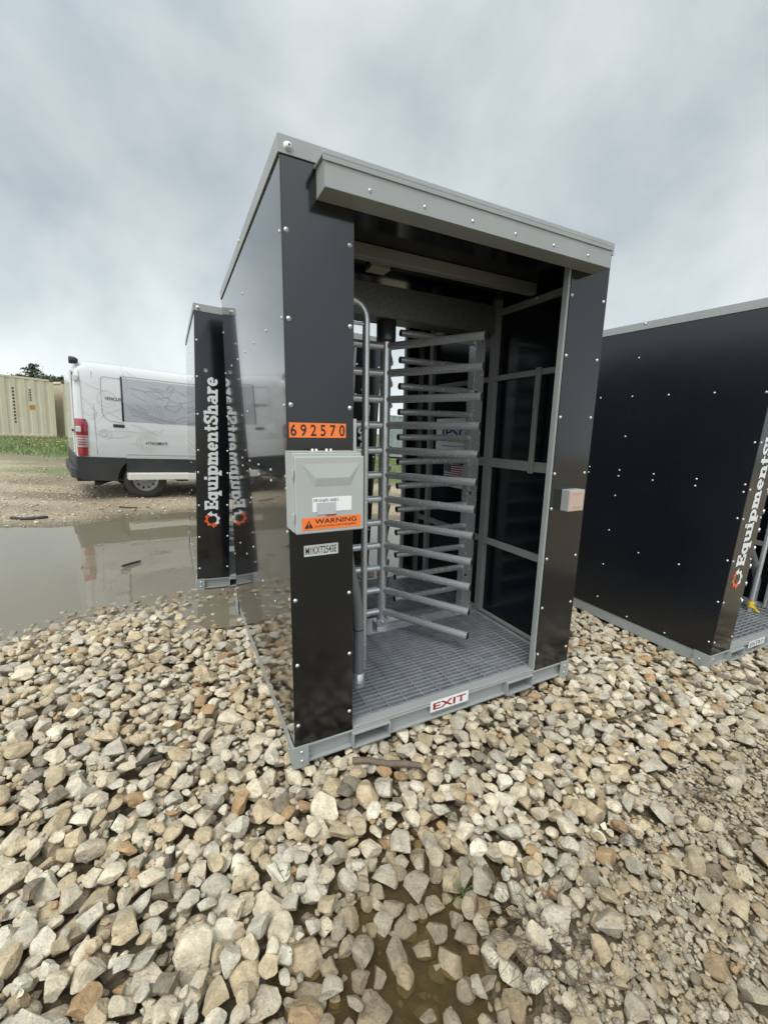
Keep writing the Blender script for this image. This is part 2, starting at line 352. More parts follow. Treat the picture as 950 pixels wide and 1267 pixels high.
    # rotor
    ax, ay = .84, .866
    c = P(MB().tube([(ax, ay, .138), (ax, ay, 2.02)], .034, 18), 'rotor_column', GALV)
    P(MB().lathe([(.029, 1.985), (.058, 1.99), (.060, 2.0), (.060, 2.107), (.03, 2.1075)], (ax, ay, 0), seg=24), 'rotor_collar', COLLAR)
    for wdeg in (-60, 180, 60):
        a = R(wdeg); dx, dy = math.cos(a), math.sin(a)
        for i in range(12):
            z = 1.961-.159*i; L = .64
            m = MB().tube([(ax+dx*.024, ay+dy*.024, z), (ax+dx*L, ay+dy*L, z)], .0232, 14, capmi=1)
            P(m, 'rotor_arm', [GALV, HOLEBLACK], 0, c)
    cp = MB().box(1.483, .800, .0985, 1.566, .806, 2.1075); cp.box(1.483, .806, .0985, 1.489, .870, 2.1075); cp.box(1.560, .806, .0985, 1.566, .870, 2.1075)
    for z in (1.72, 1.02, .4): cp.lathe([(0, -.0005), (.011, -.0005)], (1.505, .800, z), 'y', 14, 1)
    cp.box(1.46, .79, .0985, 1.59, .88, .105)
    cpo = P(cp, 'comb_post', [GALV, HOLEBLACK], .0012)
    for i in range(12):
        z = 2.046-.159*i
        if z > 2.09: continue
        P(MB().tube([(.924, .835, z), (1.482, .835, z)], .0208, 14, capmi=1), 'comb_bar', [GALV, HOLEBLACK], 0, cpo)
    # guard hoop and conduit at the left of the passage
    hx, hy, hs, he = (.515, .44, -1, .06) if exit_side else (1.31, .30, 1, 1.60)
    bend = [(hx+hs*.085*(1-math.cos(R(k*15))), hy, 1.985+.085*math.sin(R(k*15))) for k in range(1, 7)]
    bend2 = [(he-hs*.085*(1-math.sin(R(k*15))), hy, 1.985+.085*math.cos(R(k*15))) for k in range(0, 7)]
    gh = MB().tube([(hx, hy, .098), (hx, hy, 1.985)]+bend+bend2+[(he, hy, .098)], .0185, 14); gh.tube([(hx, hy, 1.965), (he, hy, 1.965)], .008, 8); gh.lathe([(.0205, 1.455), (.022, 1.46), (.022, 1.485), (.0205, 1.49)], (hx, hy, 0), seg=14)
    P(gh, 'guard_hoop', GALV)
    cx0, cy0 = (.417, .286) if exit_side else (1.42, .335)
    cpath = [(.417, .286, .175), (.417, .286, .40), (.415, .285, .47), (.405, .275, .55), (.385, .255, .64), (.355, .23, .73), (.325, .20, .83), (.30, .17, .95), (.285, .13, 1.1)] if exit_side else [(1.42, .335, .175), (1.42, .335, .30), (1.405, .335, .38), (1.36, .34, .46), (1.28, .34, .56), (1.19, .345, .65), (1.10, .35, .71), (1.0, .36, .73)]
    cd_ = MB(); cd_.tube(cpath, .0285, 16)
    cd_.lathe([(.0335, .10), (.0335, .175), (.0285, .178)], (cx0, cy0, 0), seg=16, mi=1); cd_.lathe([(.036, .125), (.038, .13), (.036, .135)], (cx0, cy0, 0), seg=16, mi=1)
    if exit_side: cd_.lathe([(.0295, .425), (.0297, .428), (.0295, .431)], (.4165, .286, 0), seg=16, mi=2)
    P(cd_, 'conduit', [PVC, GALV, HOLEBLACK])
    P(MB().box(.262, .06, 1.09, .305, .063, 1.495), 'bracket_plate', GALV, .0008)
    if exit_side:
        # control box
        x0, x1, z0, z1, yb, yf = -.012, .254, 1.075, 1.366, -.0045, -.112
        cb = P(MB().box(x0, yb, z0, x1, yf, z1), 'control_box', BOXP, .003)
        dr = MB(); xa, xb, za, zb = x0+.004, x1+.004, z0-.004, z1-.012
        dr.box(xa, yf-.001, za, xb, yf-.016, zb)
        dr_o = P(dr, 'box_door', BOXP, .004, cb)
        # pressed sloping recess in the door's upper half
        pz0, pz1, px0, px1 = zb-.078, zb-.026, xa+.026, xb-.016
        em = MB(); y0 = yf-.0165
        em.add([(px0, y0, pz1), (px1, y0, pz1), (px1-.045, y0-.0055, pz0), (px0+.05, y0-.0055, pz0), (px1-.04, y0, pz0-.03), (px0+.045, y0, pz0-.03)], [(0, 1, 2, 3)[::-1], (3, 2, 4, 5)[::-1], (1, 4, 2)[::-1], (0, 3, 5)[::-1]])
        P(em, 'door_hood', BOXP, 0, dr_o)
        for z in (z0+.06, z1-.075): P(MB().box(x0-.005, yf+.006, z-.014, x0+.001, yf-.014, z+.014), 'hinge', BOXP, .001, cb)
        for x in (x0+.09, x0+.105, x0+.145, x0+.162): P(MB().lathe([(0, .012), (.006, .012), (.006, 0)], (x, -.06, z1), seg=8), 'top_screw', BOLT, 0, cb)
        P(MB().box(x0-.001, yb-.0, z1+.0005, x1-.004, yf+.004, z1+.003), 'box_lid_flange', BOXP, .001, cb)
        P(MB().box(.135, -.03, z0-.022, .165, -.055, z0-.0005), 'green_plug', GREEN, .003, cb)
        P(MB().tube([(.165, -.045, z0-.008), (.18, -.05, z0-.014), (.2, -.048, z0-.006), (.205, -.048, z0+.0)], .004, 8), 'cable_stub', WHITE, 0, cb)
        X, Z = (1, 0, 0), (0, 0, 1); yd = yf-.0172
        wl = P(MB().box(xa+.022, yd+.001, za+.014, xb-.012, yd, za+.060), 'warning_label', ORANGE, 0, dr_o)
        text_obj('lettering', 'WARNING', BLACKV, wl, (xa+.070, yd, za+.036), X, Z, .165, .018, (0, -.0006, 0), .012)
        text_obj('lettering', 'DO NOT USE THIS PANEL TO FEED OTHER EQUIPMENT', BLACKV, wl, (xa+.070, yd, za+.0215), X, Z, .165, .0085, (0, -.0006, 0))
        tr = MB(); tx, tz = xa+.047, za+.021
        tr.add([(tx-.016, yd-.0006, tz), (tx+.016, yd-.0006, tz), (tx, yd-.0006, tz+.030)], [(0, 1, 2)]); tr.add([(tx-.0016, yd-.0010, tz+.009), (tx+.0016, yd-.0010, tz+.009), (tx+.0028, yd-.0010, tz+.022), (tx-.0028, yd-.0010, tz+.022)], [(0, 1, 2, 3)], 1); tr.add([(tx-.002, yd-.0010, tz+.003), (tx+.002, yd-.0010, tz+.003), (tx+.002, yd-.0010, tz+.0065), (tx-.002, yd-.0010, tz+.0065)], [(0, 1, 2, 3)], 1)
        P(tr, 'warning_triangle', [BLACKV, ORANGE], 0, wl)
        st = P(MB().box(xa+.062, yd+.001, za+.080, xa+.215, yd, za+.134), 'address_label', WHITE, 0, dr_o)
        text_obj('lettering', 'PTR 110 GATE 1 NODE 2', BLACKV, st, (xa+.067, yd, za+.117), X, Z, .095, .011, (0, -.0006, 0), .01)
        P(MB().box(xa+.078, yd-.0004, za+.070, xa+.152, yd-.0014, za+.114), 'paper_patch', GREYTAPE, 0, dr_o)
        P(MB().box(xa+.112, yd-.0016, za+.064, xa+.153, yd-.0022, za+.068), 'red_tape', REDV, 0, dr_o)
        nl = P(MB().box(.006, -.0045, 1.418, .232, -.0055, 1.473), 'number_label', ORANGE, 0, fp[0])
        text_obj('lettering', '6 9 2 5 7 0', BLACKV, nl, (.011, -.0055, 1.4235), X, Z, .216, .044, (0, -.0008, 0), .012)
        sn = P(MB().box(.054, -.0045, .946, .198, -.0055, .992), 'serial_label', WHITE, 0, fp[0])
        text_obj('lettering', 'M1KXT2543E', BLACKV, sn, (.060, -.0055, .9535), X, Z, .131, .031, (0, -.0008, 0), .004)
        es = P(MB().box(.69, -.0065, .044, .928, -.0085, .103), 'exit_sign', WHITE)
        text_obj('lettering', 'EXIT', REDV, es, (.706, -.0085, .054), X, Z, .206, .038, (0, -.0008, 0), .02)
        cr_ = P(MB().box(1.486, -.0045, 1.038, 1.602, -.058, 1.155), 'card_reader', mat('reader_metal', (.48, .49, .48), .4, metal=.4), .003)
        rc = P(MB().box(1.489, -.0583, 1.042, 1.599, -.0605, 1.150), 'reader_cover', BLUSH, .0015, cr_)
        pm = MB()
        for k in range(4): pm.box(1.512+.018*k, -.0606, 1.128, 1.522+.018*k, -.0611, 1.138)
        pm.box(1.515, -.0606, 1.056, 1.575, -.0611, 1.062)
        P(pm, 'faded_marks', mat('faded_print', (.38, .26, .21), .5), 0, rc)
        # signs on the right wall behind the comb
        Yn = (0, -1, 0); xw = W-.0045
        sg = P(MB().box(xw, .955, 1.30, xw-.004, 1.512, 1.558), 'maker_sign', WHITE)
        text_obj('lettering', 'IPSG', BLUEV, sg, (xw-.004, 1.42, 1.402), Yn, Z, .36, .085, (-.0008, 0, 0), .03)
        text_obj('lettering', 'PORTABLE SECURITY', BLUEV, sg, (xw-.004, 1.45, 1.368), Yn, Z, .42, .018, (-.0008, 0, 0))
        P(MB().box(xw-.0045, 1.0, 1.332, xw-.0055, 1.43, 1.337), 'rule_line', BLUEV, 0, sg)
        fl = MB(); fl.box(xw, 1.116, 1.0, xw-.003, 1.373, 1.190)
        h7 = (1.186-1.055)/7
        for k in range(7):
            fl.add([(xw-.0036, 1.369 if k > 2 else 1.27, 1.186-h7*k), (xw-.0036, 1.12, 1.186-h7*k), (xw-.0036, 1.12, 1.186-h7*(k+.55)), (xw-.0036, 1.369 if k > 2 else 1.27, 1.186-h7*(k+.55))], [(0, 1, 2, 3)], 1)
        fl.add([(xw-.0036, 1.369, 1.186), (xw-.0036, 1.272, 1.186), (xw-.0036, 1.272, 1.186-h7*3.55), (xw-.0036, 1.369, 1.186-h7*3.55)], [(0, 1, 2, 3)], 2)
        for i in range(5):
            for j in range(4):
                yy, zz_ = 1.36-.0175*i, 1.178-.0165*j; fl.add([(xw-.0040, yy+.003, zz_-.003), (xw-.0040, yy-.003, zz_-.003), (xw-.0040, yy-.003, zz_+.003), (xw-.0040, yy+.003, zz_+.003)], [(0, 1, 2, 3)], 0)
        P(fl, 'flag_decal', [WHITE, REDV, mat('flag_navy', (.03, .035, .10), .4)])
        P(MB().box(W-.043, .06, 1.285, W-.0445, .125, 1.325), 'small_label', GREYTAPE)
    else:
        for k, xc in ((0, .125), (1, 1.535)):
            fn = lambda a, b_, lf, xc=xc: (xc+.045-b_, -.0055-lf, .727+a)
            slab_word('EquipmentShare', 'logo_lettering', LOGOW, fp[k], fn, .108, 1.125)
            g = MB(); cx, cz = xc-.002, .635
            for mi, a0, a1, dsg in ((0, 100, 285, -1), (1, -75, 95, 1)):
                n = 26; out = []; inn = []
                for q in range(n+1):
                    a = a0+(a1-a0)*q/n; ro = .064 if math.sin(R(a*8)) > -.1 else .053
                    out.append((cx+ro*math.cos(R(a)), -.0052, cz+ro*math.sin(R(a)))); inn.append((cx+.037*math.cos(R(a)), -.0052, cz+.037*math.sin(R(a))))
                g.add(out+inn, [(q, q+1, n+2+q, n+1+q) for q in range(n)], mi)
            # arrow heads that close the two halves of the ring
            g.add([(cx+.004, -.0054, cz-.078), (cx+.004, -.0054, cz-.026), (cx+.042, -.0054, cz-.048)], [(0, 1, 2)], 0)
            g.add([(cx-.004, -.0054, cz+.078), (cx-.004, -.0054, cz+.026), (cx-.042, -.0054, cz+.050)], [(0, 1, 2)], 1)
            P(g, 'gear_emblem', [LOGOO, LOGOW], 0, fp[k])
            rg = MB(); n = 16; rr = [(xc-.045+(.0135 if w_ else .0105)*math.cos(2*math.pi*k_/n), -.0055, 1.895+(.0135 if w_ else .0105)*math.sin(2*math.pi*k_/n)) for w_ in (1, 0) for k_ in range(n)]
            rg.add(rr, [(q, (q+1) % n, n+(q+1) % n, n+q) for q in range(n)]); ro = P(rg, 'trademark_ring', LOGOW, 0, fp[k])
            text_obj('lettering', 'R', LOGOW, ro, (xc-.045+.006, -.0055, 1.889), (0, 0, 1), (-1, 0, 0), .010, .012, (0, 0, 0), .02)
        es = P(MB().box(.545, -.0065, .046, .79, -.0085, .097), 'entry_sign', WHITE)
        text_obj('lettering', 'ENTRY', mat('sign_grey', (.16, .17, .17), .4), es, (.56, -.0085, .054), (1, 0, 0), (0, 0, 1), .215, .034, (0, -.0008, 0), .02)
        yt = MB().lathe([(.0215, .14), (.023, .145), (.023, .19), (.0215, .195)], (hx, hy, 0), seg=14); yt.tube([(hx-.015, hy-.03, .15), (hx+.01, hy-.04, .12), (hx+.03, hy-.05, .110)], .012, 8)
        P(yt, 'yellow_tape', YEL)
    return root
make_booth(M_MAIN, 'nearest black turnstile booth with orange 692570 label, grey control box and EXIT sign', True)
make_booth(M_LEFT, 'black booth with white vertical lettering standing in the puddle beside the white van', False)
make_booth(M_RIGHT, 'black booth at the right with ENTRY sign, its broad side wall facing the camera', False, MATTE)

# ------------------------------------------------------------------ terrain
def smooth(t): t = np.clip(t, 0, 1); return t*t*(3-2*t)
BIG = np.array([(-9, 3.9), (-4.8, 5.05), (-4.1, 5.4), (-3.9, 6.1), (-3.2, 6.8), (-1.5, 7.15), (.3, 7.3), (1.4, 6.3), (1.0, 5.0), (.35, 4.5), (-.2, 4.05), (-.9, 3.58), (-1.25, 3.32), (-1.57, 3.20), (-2.1, 2.80), (-2.42, 2.30), (-3.2, 1.7), (-9, .6)])
SMALL = np.array([(.12, 1.22), (.02, 1.08), (-.05, .95), (-.10, .80), (-.06, .62), (.05, .5), (.34, .5), (.42, .68), (.42, .88), (.41, 1.02), (.39, 1.17), (.26, 1.27)])
def sdist(poly, x, y):
    """signed distance to a polygon, positive inside"""
    d = np.full(np.shape(x), 1e9); ins = np.zeros(np.shape(x), bool); n = len(poly)
    for i in range(n):
        (ax, ay), (bx, by) = poly[i], poly[(i+1) % n]; ex, ey = bx-ax, by-ay
        t = np.clip(((x-ax)*ex+(y-ay)*ey)/(ex*ex+ey*ey), 0, 1); d = np.minimum(d, np.hypot(x-ax-t*ex, y-ay-t*ey))
        ins ^= ((ay > y) != (by > y)) & (x < (bx-ax)*(y-ay)/(by-ay if by != ay else 1e-9)+ax)
    return np.where(ins, d, -d)
def vnoise(x, y, s, seed=0):
    x = np.asarray(x)*s; y = np.asarray(y)*s; xi, yi = np.floor(x), np.floor(y); fx, fy = smooth(x-xi), smooth(y-yi)
    h = lambda a, b: np.modf(np.abs(np.sin(a*127.1+b*311.7+seed*17.3)*43758.5453))[0]
    return (h(xi, yi)*(1-fx)+h(xi+1, yi)*fx)*(1-fy)+(h(xi, yi+1)*(1-fx)+h(xi+1, yi+1)*fx)*fy
MI = np.array(M_MAIN.inverted()); MM = np.array(M_MAIN)
def foot(Mx, x, y):
    """distance outside a booth's footprint, in metres"""
    I_ = np.array(Mx.inverted()); u = I_[0, 0]*x+I_[0, 1]*y+I_[0, 3]; v = I_[1, 0]*x+I_[1, 1]*y+I_[1, 3]
    return np.maximum(np.maximum(-u, u-W), np.maximum(-v, v-D))
ZBIG, ZSMALL = -.036, -.052
def surf(x, y):
    """top of the rock bed or soil"""
    b = .012*(vnoise(x, y, .9, 1)-.5)+.02*smooth((x-1.2)/.8)*smooth((3.4-y)/1.)
    w = smooth(1-np.maximum(foot(M_MAIN, x, y), 0)/.8); nrm = MM[:3, 2]
    pl = MM[2, 3]-(nrm[0]*(x-MM[0, 3])+nrm[1]*(y-MM[1, 3]))/nrm[2]
    b = b*(1-w)+w*(pl-.040)
    b = b+.14*smooth((y-9)/9)*smooth((-x+1)/6)
    sd = sdist(BIG, x, y)+.12*(vnoise(x, y, 3., 4)-.5)
    k = smooth((sd+.45)/.5); b = b*(1-k)+k*np.minimum(b, ZBIG-np.clip(sd, -.3, 1.3)*.11)
    sd = sdist(SMALL, x, y)+.07*(vnoise(x, y, 7., 5)-.5)
    k = smooth((sd+.22)/.26); b = b*(1-k)+k*np.minimum(b, ZSMALL-.002-np.clip(sd, -.2, .5)*.13)
    return b
def bedmask(x, y):
    """1 where the ballast lies"""
    m = smooth((.75-sdist(BIG, x, y))/.3)*smooth((5.0-y)/.4)*smooth((4.0-x)/.3)*smooth((x+4.2)/.3)
    return m
def fine(x, y):
    """1 in the finer wet gravel at the lower right"""
    d = ((x-.45)*1.29-(y-.8)*1.76)/2.182
    return smooth((d+.28+.25*(vnoise(x, y, 2.5, 8)-.5))/.34)
def project(x, y, z):
    p = np.stack([x, y, z-CZ], -1)@CAMROWS.T
    return 475+FPX*p[..., 0]/p[..., 2], 633.5-FPX*p[..., 1]/p[..., 2], p[..., 2]

def axis_samples(lo, hi, st, far, g=1.18):
    a = list(np.arange(lo, hi, st)); s = st; r = [hi]
    while r[-1] < far: s *= g; r.append(r[-1]+s)
    s = st; l = [lo]
    while l[-1] > -far: s *= g; l.append(l[-1]-s)
    return np.array(l[:0:-1]+a+r)
xs = axis_samples(-4.4, 4.2, .05, 1500); ys = axis_samples(.2, 8.2, .05, 1500)
X_, Y_ = np.meshgrid(xs, ys, indexing='ij')
bm_ = bedmask(X_, Y_); fn_ = fine(X_, Y_); S_ = surf(X_, Y_)
Z_ = S_-bm_*(.058*(1-fn_)+.016*fn_)*smooth((sdist(SMALL, X_, Y_)*-1+.02)/.1)*1.0
Z_ = np.where(np.maximum(np.abs(X_), np.abs(Y_)) > 40, np.maximum(Z_, 0), Z_)
nx, ny = len(xs), len(ys)
gm = bpy.data.meshes.new('ground'); idx = np.arange(nx*ny).reshape(nx, ny)
quads = np.stack([idx[:-1, :-1], idx[1:, :-1], idx[1:, 1:], idx[:-1, 1:]], -1).reshape(-1, 4)
def fast_mesh(me, v, f, smooth_=True):
    k = f.shape[1]; me.vertices.add(len(v)); me.vertices.foreach_set('co', np.ascontiguousarray(v, np.float32).ravel())
    me.loops.add(f.size); me.loops.foreach_set('vertex_index', f.ravel().astype(np.int32))
    me.polygons.add(len(f)); me.polygons.foreach_set('loop_start', np.arange(0, f.size, k, dtype=np.int32))
    me.polygons.foreach_set('use_smooth', np.full(len(f), smooth_)); me.update(calc_edges=True)
fast_mesh(gm, np.stack([X_, Y_, Z_], -1).reshape(-1, 3), quads)
# which soil lies where: r = wet mud under the ballast and pools, g = grass, b = damp
grass = smooth((Y_-11.3-1.0*vnoise(X_, Y_, .35, 2)-.02*np.abs(X_))/1.2)
grass = np.maximum(grass, .75*smooth((vnoise(X_, Y_, .8, 3)-.62)/.1)*smooth((Y_-9.2)/.8)*smooth((-X_-1)/3))
mud = np.maximum(bm_, smooth((sdist(BIG, X_, Y_)+.5)/.6)); damp = smooth((vnoise(X_, Y_*2.4, .7, 6)-.35)/.4)*smooth((Y_-5)/2)
ca = gm.color_attributes.new('soil', 'FLOAT_COLOR', 'POINT')
ca.data.foreach_set('color', np.stack([mud, grass, damp, np.ones_like(mud)], -1).astype(np.float32).ravel())
m = bpy.data.materials.new('soil'); m.use_nodes = True; t = m.node_tree; b = t.nodes['Principled BSDF']
at = N(t, 'ShaderNodeAttribute', attribute_name='soil'); sp = N(t, 'ShaderNodeSeparateColor'); t.links.new(at.outputs['Color'], sp.inputs[0])
ge = N(t, 'ShaderNodeNewGeometry')
def ramp(src, stops):
    r = N(t, 'ShaderNodeValToRGB'); el = r.color_ramp.elements
    while len(el) < len(stops): el.new(.5)
    for q, (p, c) in zip(el, stops): q.position = p; q.color = (*c, 1)
    t.links.new(src, r.inputs[0]); return r.outputs[0]
def noise(scale, detail=6, rough=.6):
    n = N(t, 'ShaderNodeTexNoise'); n.inputs['Scale'].default_value = scale; n.inputs['Detail'].default_value = detail; n.inputs['Roughness'].default_value = rough
    t.links.new(ge.outputs['Position'], n.inputs['Vector']); return n.outputs['Fac']
def mixc(fac, a, b_):
    x = N(t, 'ShaderNodeMix', data_type='RGBA'); t.links.new(fac, x.inputs['Factor'])
    t.links.new(a, x.inputs[6]); t.links.new(b_, x.inputs[7]); return x.outputs[2]
vo = N(t, 'ShaderNodeTexVoronoi'); vo.inputs['Scale'].default_value = 26; t.links.new(ge.outputs['Position'], vo.inputs['Vector'])
vsep = N(t, 'ShaderNodeSeparateColor'); t.links.new(vo.outputs['Color'], vsep.inputs[0])
sand = mixc(noise(1.1, 5), ramp(noise(14, 8, .7), [(.3, (.22, .17, .105)), (.5, (.36, .29, .19)), (.72, (.50, .43, .31))]), ramp(vsep.outputs[0], [(.0, (.20, .155, .10)), (.6, (.38, .31, .21)), (1, (.56, .50, .39))]))
sand = mixc(sp.outputs[2], sand, ramp(noise(9, 7, .7), [(.3, (.13, .10, .065)), (.7, (.30, .24, .16))]))
mudc = ramp(noise(13, 8, .65), [(.3, (.075, .060, .033)), (.52, (.135, .108, .060)), (.75, (.21, .17, .105))])
grs = ramp(noise(3.5, 7, .7), [(.3, (.06, .095, .022)), (.6, (.115, .165, .045)), (.8, (.20, .21, .085))])
c_ = mixc(sp.outputs[1], mixc(sp.outputs[0], sand, mudc), grs); t.links.new(c_, b.inputs['Base Color'])
rr = N(t, 'ShaderNodeMapRange'); rr.inputs['To Min'].default_value = .9; rr.inputs['To Max'].default_value = .45; t.links.new(sp.outputs[0], rr.inputs['Value']); t.links.new(rr.outputs[0], b.inputs['Roughness'])
bp = N(t, 'ShaderNodeBump'); bp.inputs['Strength'].default_value = .8; bp.inputs['Distance'].default_value = .025
ad = N(t, 'ShaderNodeMath', operation='ADD'); t.links.new(noise(22, 8, .7), ad.inputs[0]); t.links.new(vo.outputs['Distance'], ad.inputs[1]); t.links.new(ad.outputs[0], bp.inputs['Height']); t.links.new(bp.outputs[0], b.inputs['Normal'])
gm.materials.append(m); SOIL = m
tag(link(bpy.data.objects.new('ground', gm)), kind='structure')

# ------------------------------------------------------------------ puddles: murky water, clear at the rim
def water(name, poly, z, grow, silt, murk, mudcol, ior=1.5):
    c = poly.mean(0); v = []; n = len(poly); P_ = np.array(poly)
    fine_ = [P_[i]+(P_[(i+1) % n]-P_[i])*k/4 for i in range(n) for k in range(4)]
    v = [tuple(p+(p-c)/np.linalg.norm(p-c)*grow) + (z,) for p in fine_]
    mb = MB().add(v, [tuple(range(len(v)))] if False else [])
    me = bpy.data.meshes.new(name)
    me.from_pydata(v, [], [tuple(range(len(v)))]); me.update()
    if me.polygons[0].normal.z < 0: me.flip_normals()
    m = bpy.data.materials.new(name); m.use_nodes = True; t = m.node_tree; t.nodes.clear()
    o = N(t, 'ShaderNodeOutputMaterial'); fr = N(t, 'ShaderNodeFresnel'); fr.inputs['IOR'].default_value = ior
    gl = N(t, 'ShaderNodeBsdfGlossy'); gl.inputs['Roughness'].default_value = .015; gl.inputs['Color'].default_value = (.97, .97, .97, 1)
    tr = N(t, 'ShaderNodeBsdfTransparent'); tr.inputs['Color'].default_value = (*murk, 1); df = N(t, 'ShaderNodeBsdfDiffuse'); df.inputs['Color'].default_value = (*mudcol, 1)
    m1 = N(t, 'ShaderNodeMixShader'); m1.inputs[0].default_value = silt; m2 = N(t, 'ShaderNodeMixShader')
    ge = N(t, 'ShaderNodeNewGeometry'); no = N(t, 'ShaderNodeTexNoise'); no.inputs['Scale'].default_value = 5; no.inputs['Detail'].default_value = 3; t.links.new(ge.outputs['Position'], no.inputs['Vector'])
    bp = N(t, 'ShaderNodeBump'); bp.inputs['Strength'].default_value = .10; bp.inputs['Distance'].default_value = .012; t.links.new(no.outputs['Fac'], bp.inputs['Height'])
    for q in (fr, gl): t.links.new(bp.outputs[0], q.inputs['Normal'])
    t.links.new(tr.outputs[0], m1.inputs[1]); t.links.new(df.outputs[0], m1.inputs[2]); t.links.new(fr.outputs[0], m2.inputs[0]); t.links.new(m1.outputs[0], m2.inputs[1]); t.links.new(gl.outputs[0], m2.inputs[2]); t.links.new(m2.outputs[0], o.inputs[0])
    me.materials.append(m); tag(link(bpy.data.objects.new(name, me)), kind='structure')
water('puddle_water', BIG, ZBIG, .5, .62, (.55, .50, .38), (.285, .25, .175), 1.7)
water('shallow_pool_water', SMALL, ZSMALL, .22, .20, (.82, .74, .54), (.16, .125, .068))

# ------------------------------------------------------------------ ballast: rocks dropped one by one on a height map so they pile up without floating
import bmesh
def ico(sub):
    bm = bmesh.new(); bmesh.ops.create_icosphere(bm, subdivisions=sub, radius=1); bm.verts.ensure_lookup_table()
    v = np.array([p.co[:] for p in bm.verts]); f = np.array([[q.index for q in p.verts] for p in bm.faces]); bm.free(); return v, f
ICO = {k: ico(k) for k in (1, 2, 3, 4)}
def rock_shape(v, seed):
    g = np.random.default_rng(seed); p = v.copy()
    for k in range(int(g.integers(8, 14))):
        n = g.normal(size=3); n /= np.linalg.norm(n); dd = g.uniform(.42, .82); h = p@n-dd
        p -= np.where(h > 0, h, 0)[:, None]*n
    for s_, a_ in ((1.3, .06), (2.9, .035), (7., .018)):
        o = g.uniform(0, 6.3, (3, 3)); W_ = g.normal(size=(3, 3))*s_
        p *= 1+a_*np.sin(v@W_.T+o[0]).sum(1, keepdims=True)/1.7
    return p/np.abs(p).max(0)
NP = 26
PROTO = {k: [rock_shape(ICO[k][0], 100+i) for i in range(NP)] for k in ICO}
RES = .01; GX0, GY0, GX1, GY1 = -4.0, .3, 4.0, 5.2
gx = np.arange(GX0, GX1, RES); gy = np.arange(GY0, GY1, RES); GXX, GYY = np.meshgrid(gx, gy, indexing='ij')
SURF = surf(GXX, GYY); BED = bedmask(GXX, GYY); FINE = fine(GXX, GYY); SDS = sdist(SMALL, GXX, GYY); SDB = sdist(BIG, GXX, GYY)
HM = SURF-BED*(.058*(1-FINE)+.016*FINE)*smooth((-SDS+.02)/.1)
U, V, DEP = project(GXX, GYY, SURF)
INSIDE = np.minimum(np.minimum(foot(M_MAIN, GXX, GYY), foot(M_RIGHT, GXX, GYY)), foot(M_LEFT, GXX, GYY))
OK = (BED > .35) & (U > -110) & (U < 1060) & (V < 1400) & (DEP > .2) & (INSIDE > -.03)
cells = np.argwhere(OK)
rocks = []      # x y z a b c yaw tilt proto cls
def drop(i, j, a, b, c, yaw, proto, cap, frac=86):
    r = max(a, b)*.93; k = int(r/RES)+1
    if i-k < 0 or j-k < 0 or i+k+1 > len(gx) or j+k+1 > len(gy): return False
    sl_ = (slice(i-k, i+k+1), slice(j-k, j+k+1)); dx = GXX[sl_]-gx[i]; dy = GYY[sl_]-gy[j]
    cu, su = math.cos(yaw), math.sin(yaw); q = ((dx*cu+dy*su)/(a*.93))**2+((-dx*su+dy*cu)/(b*.93))**2
    ins = q < 1
    if not ins.any(): return False
    h = c*np.sqrt(np.clip(1-q, 0, 1)); hs = HM[sl_]
    z = np.percentile((hs+h)[ins], frac)
    if z+c*.75 > cap(i, j): return False
    hs[ins] = np.maximum(hs[ins], (z+h*.95)[ins])
    rocks.append((gx[i], gy[j], z, a, b, c, yaw, proto)); return True
def bigcap(i, j): return SURF[i, j]+.038
W_big = np.clip(1-.94*FINE-.42*smooth((SDS+.0)/.10), .0, 1)
def campaign(n, size, cap, weight, cand=3, frac=86):
    w = weight[cells[:, 0], cells[:, 1]]*1.0
    p = w/w.sum(); pick = rng.choice(len(cells), n*cand, p=p)
    for k in range(n):
        best = None
        for q in pick[k*cand:(k+1)*cand]:
            i, j = cells[q]; lv = HM[i, j]-SURF[i, j]
            if best is None or lv < best[0]: best = (lv, i, j)
        s = size(); a = s*rng.uniform(1.0, 1.32); b = s*rng.uniform(.82, 1.08); c = s*rng.uniform(.48, .82)
        drop(best[1], best[2], a, b, c, rng.uniform(0, 6.28), int(rng.integers(NP)), cap, frac)
near = np.clip(1.25-.08*DEP, .6, 1.2)
campaign(7000, lambda: float(np.clip(rng.lognormal(math.log(.0345), .25), .02, .052)), bigcap, W_big*near)
campaign(5200, lambda: float(np.clip(rng.lognormal(math.log(.025), .25), .014, .04)), lambda i, j: SURF[i, j]+.024, W_big*near)
nbig = len(rocks)
# a few single rocks lying in the mud of the pool and the fine gravel
campaign(110, lambda: float(rng.uniform(.022, .048)), lambda i, j: SURF[i, j]+.055, smooth((SDS+.05)/.05)*1.0+1e-9, 4, 70)
campaign(120, lambda: float(np.clip(rng.lognormal(math.log(.027), .28), .015, .044)), lambda i, j: SURF[i, j]+.06, FINE*(V < 1300)+1e-9, 2, 60)
campaign(4500, lambda: float(np.clip(rng.lognormal(math.log(.0125), .3), .008, .02)), lambda i, j: SURF[i, j]+.016, W_big*near*np.clip(1.5-.3*DEP, .1, 1.2), 3, 60)
campaign(9000, lambda: float(np.clip(rng.lognormal(math.log(.0085), .38), .004, .02)), lambda i, j: SURF[i, j]+.012, (FINE*(1-smooth((SDS-.0)/.05))+.05)*np.clip(1.6-.35*DEP, .05, 1.2), 2, 60)
rk = np.array([r[:7] for r in rocks]); rp = np.array([r[7] for r in rocks]); NR = len(rk)
PAL = [((.62, .535, .39), 'pale cream'), ((.51, .46, .36), 'light grey'), ((.52, .41, .26), 'tan'), ((.45, .29, .145), 'orange brown'), ((.235, .195, .14), 'dark brownish grey'), ((.70, .63, .49), 'whitish')]
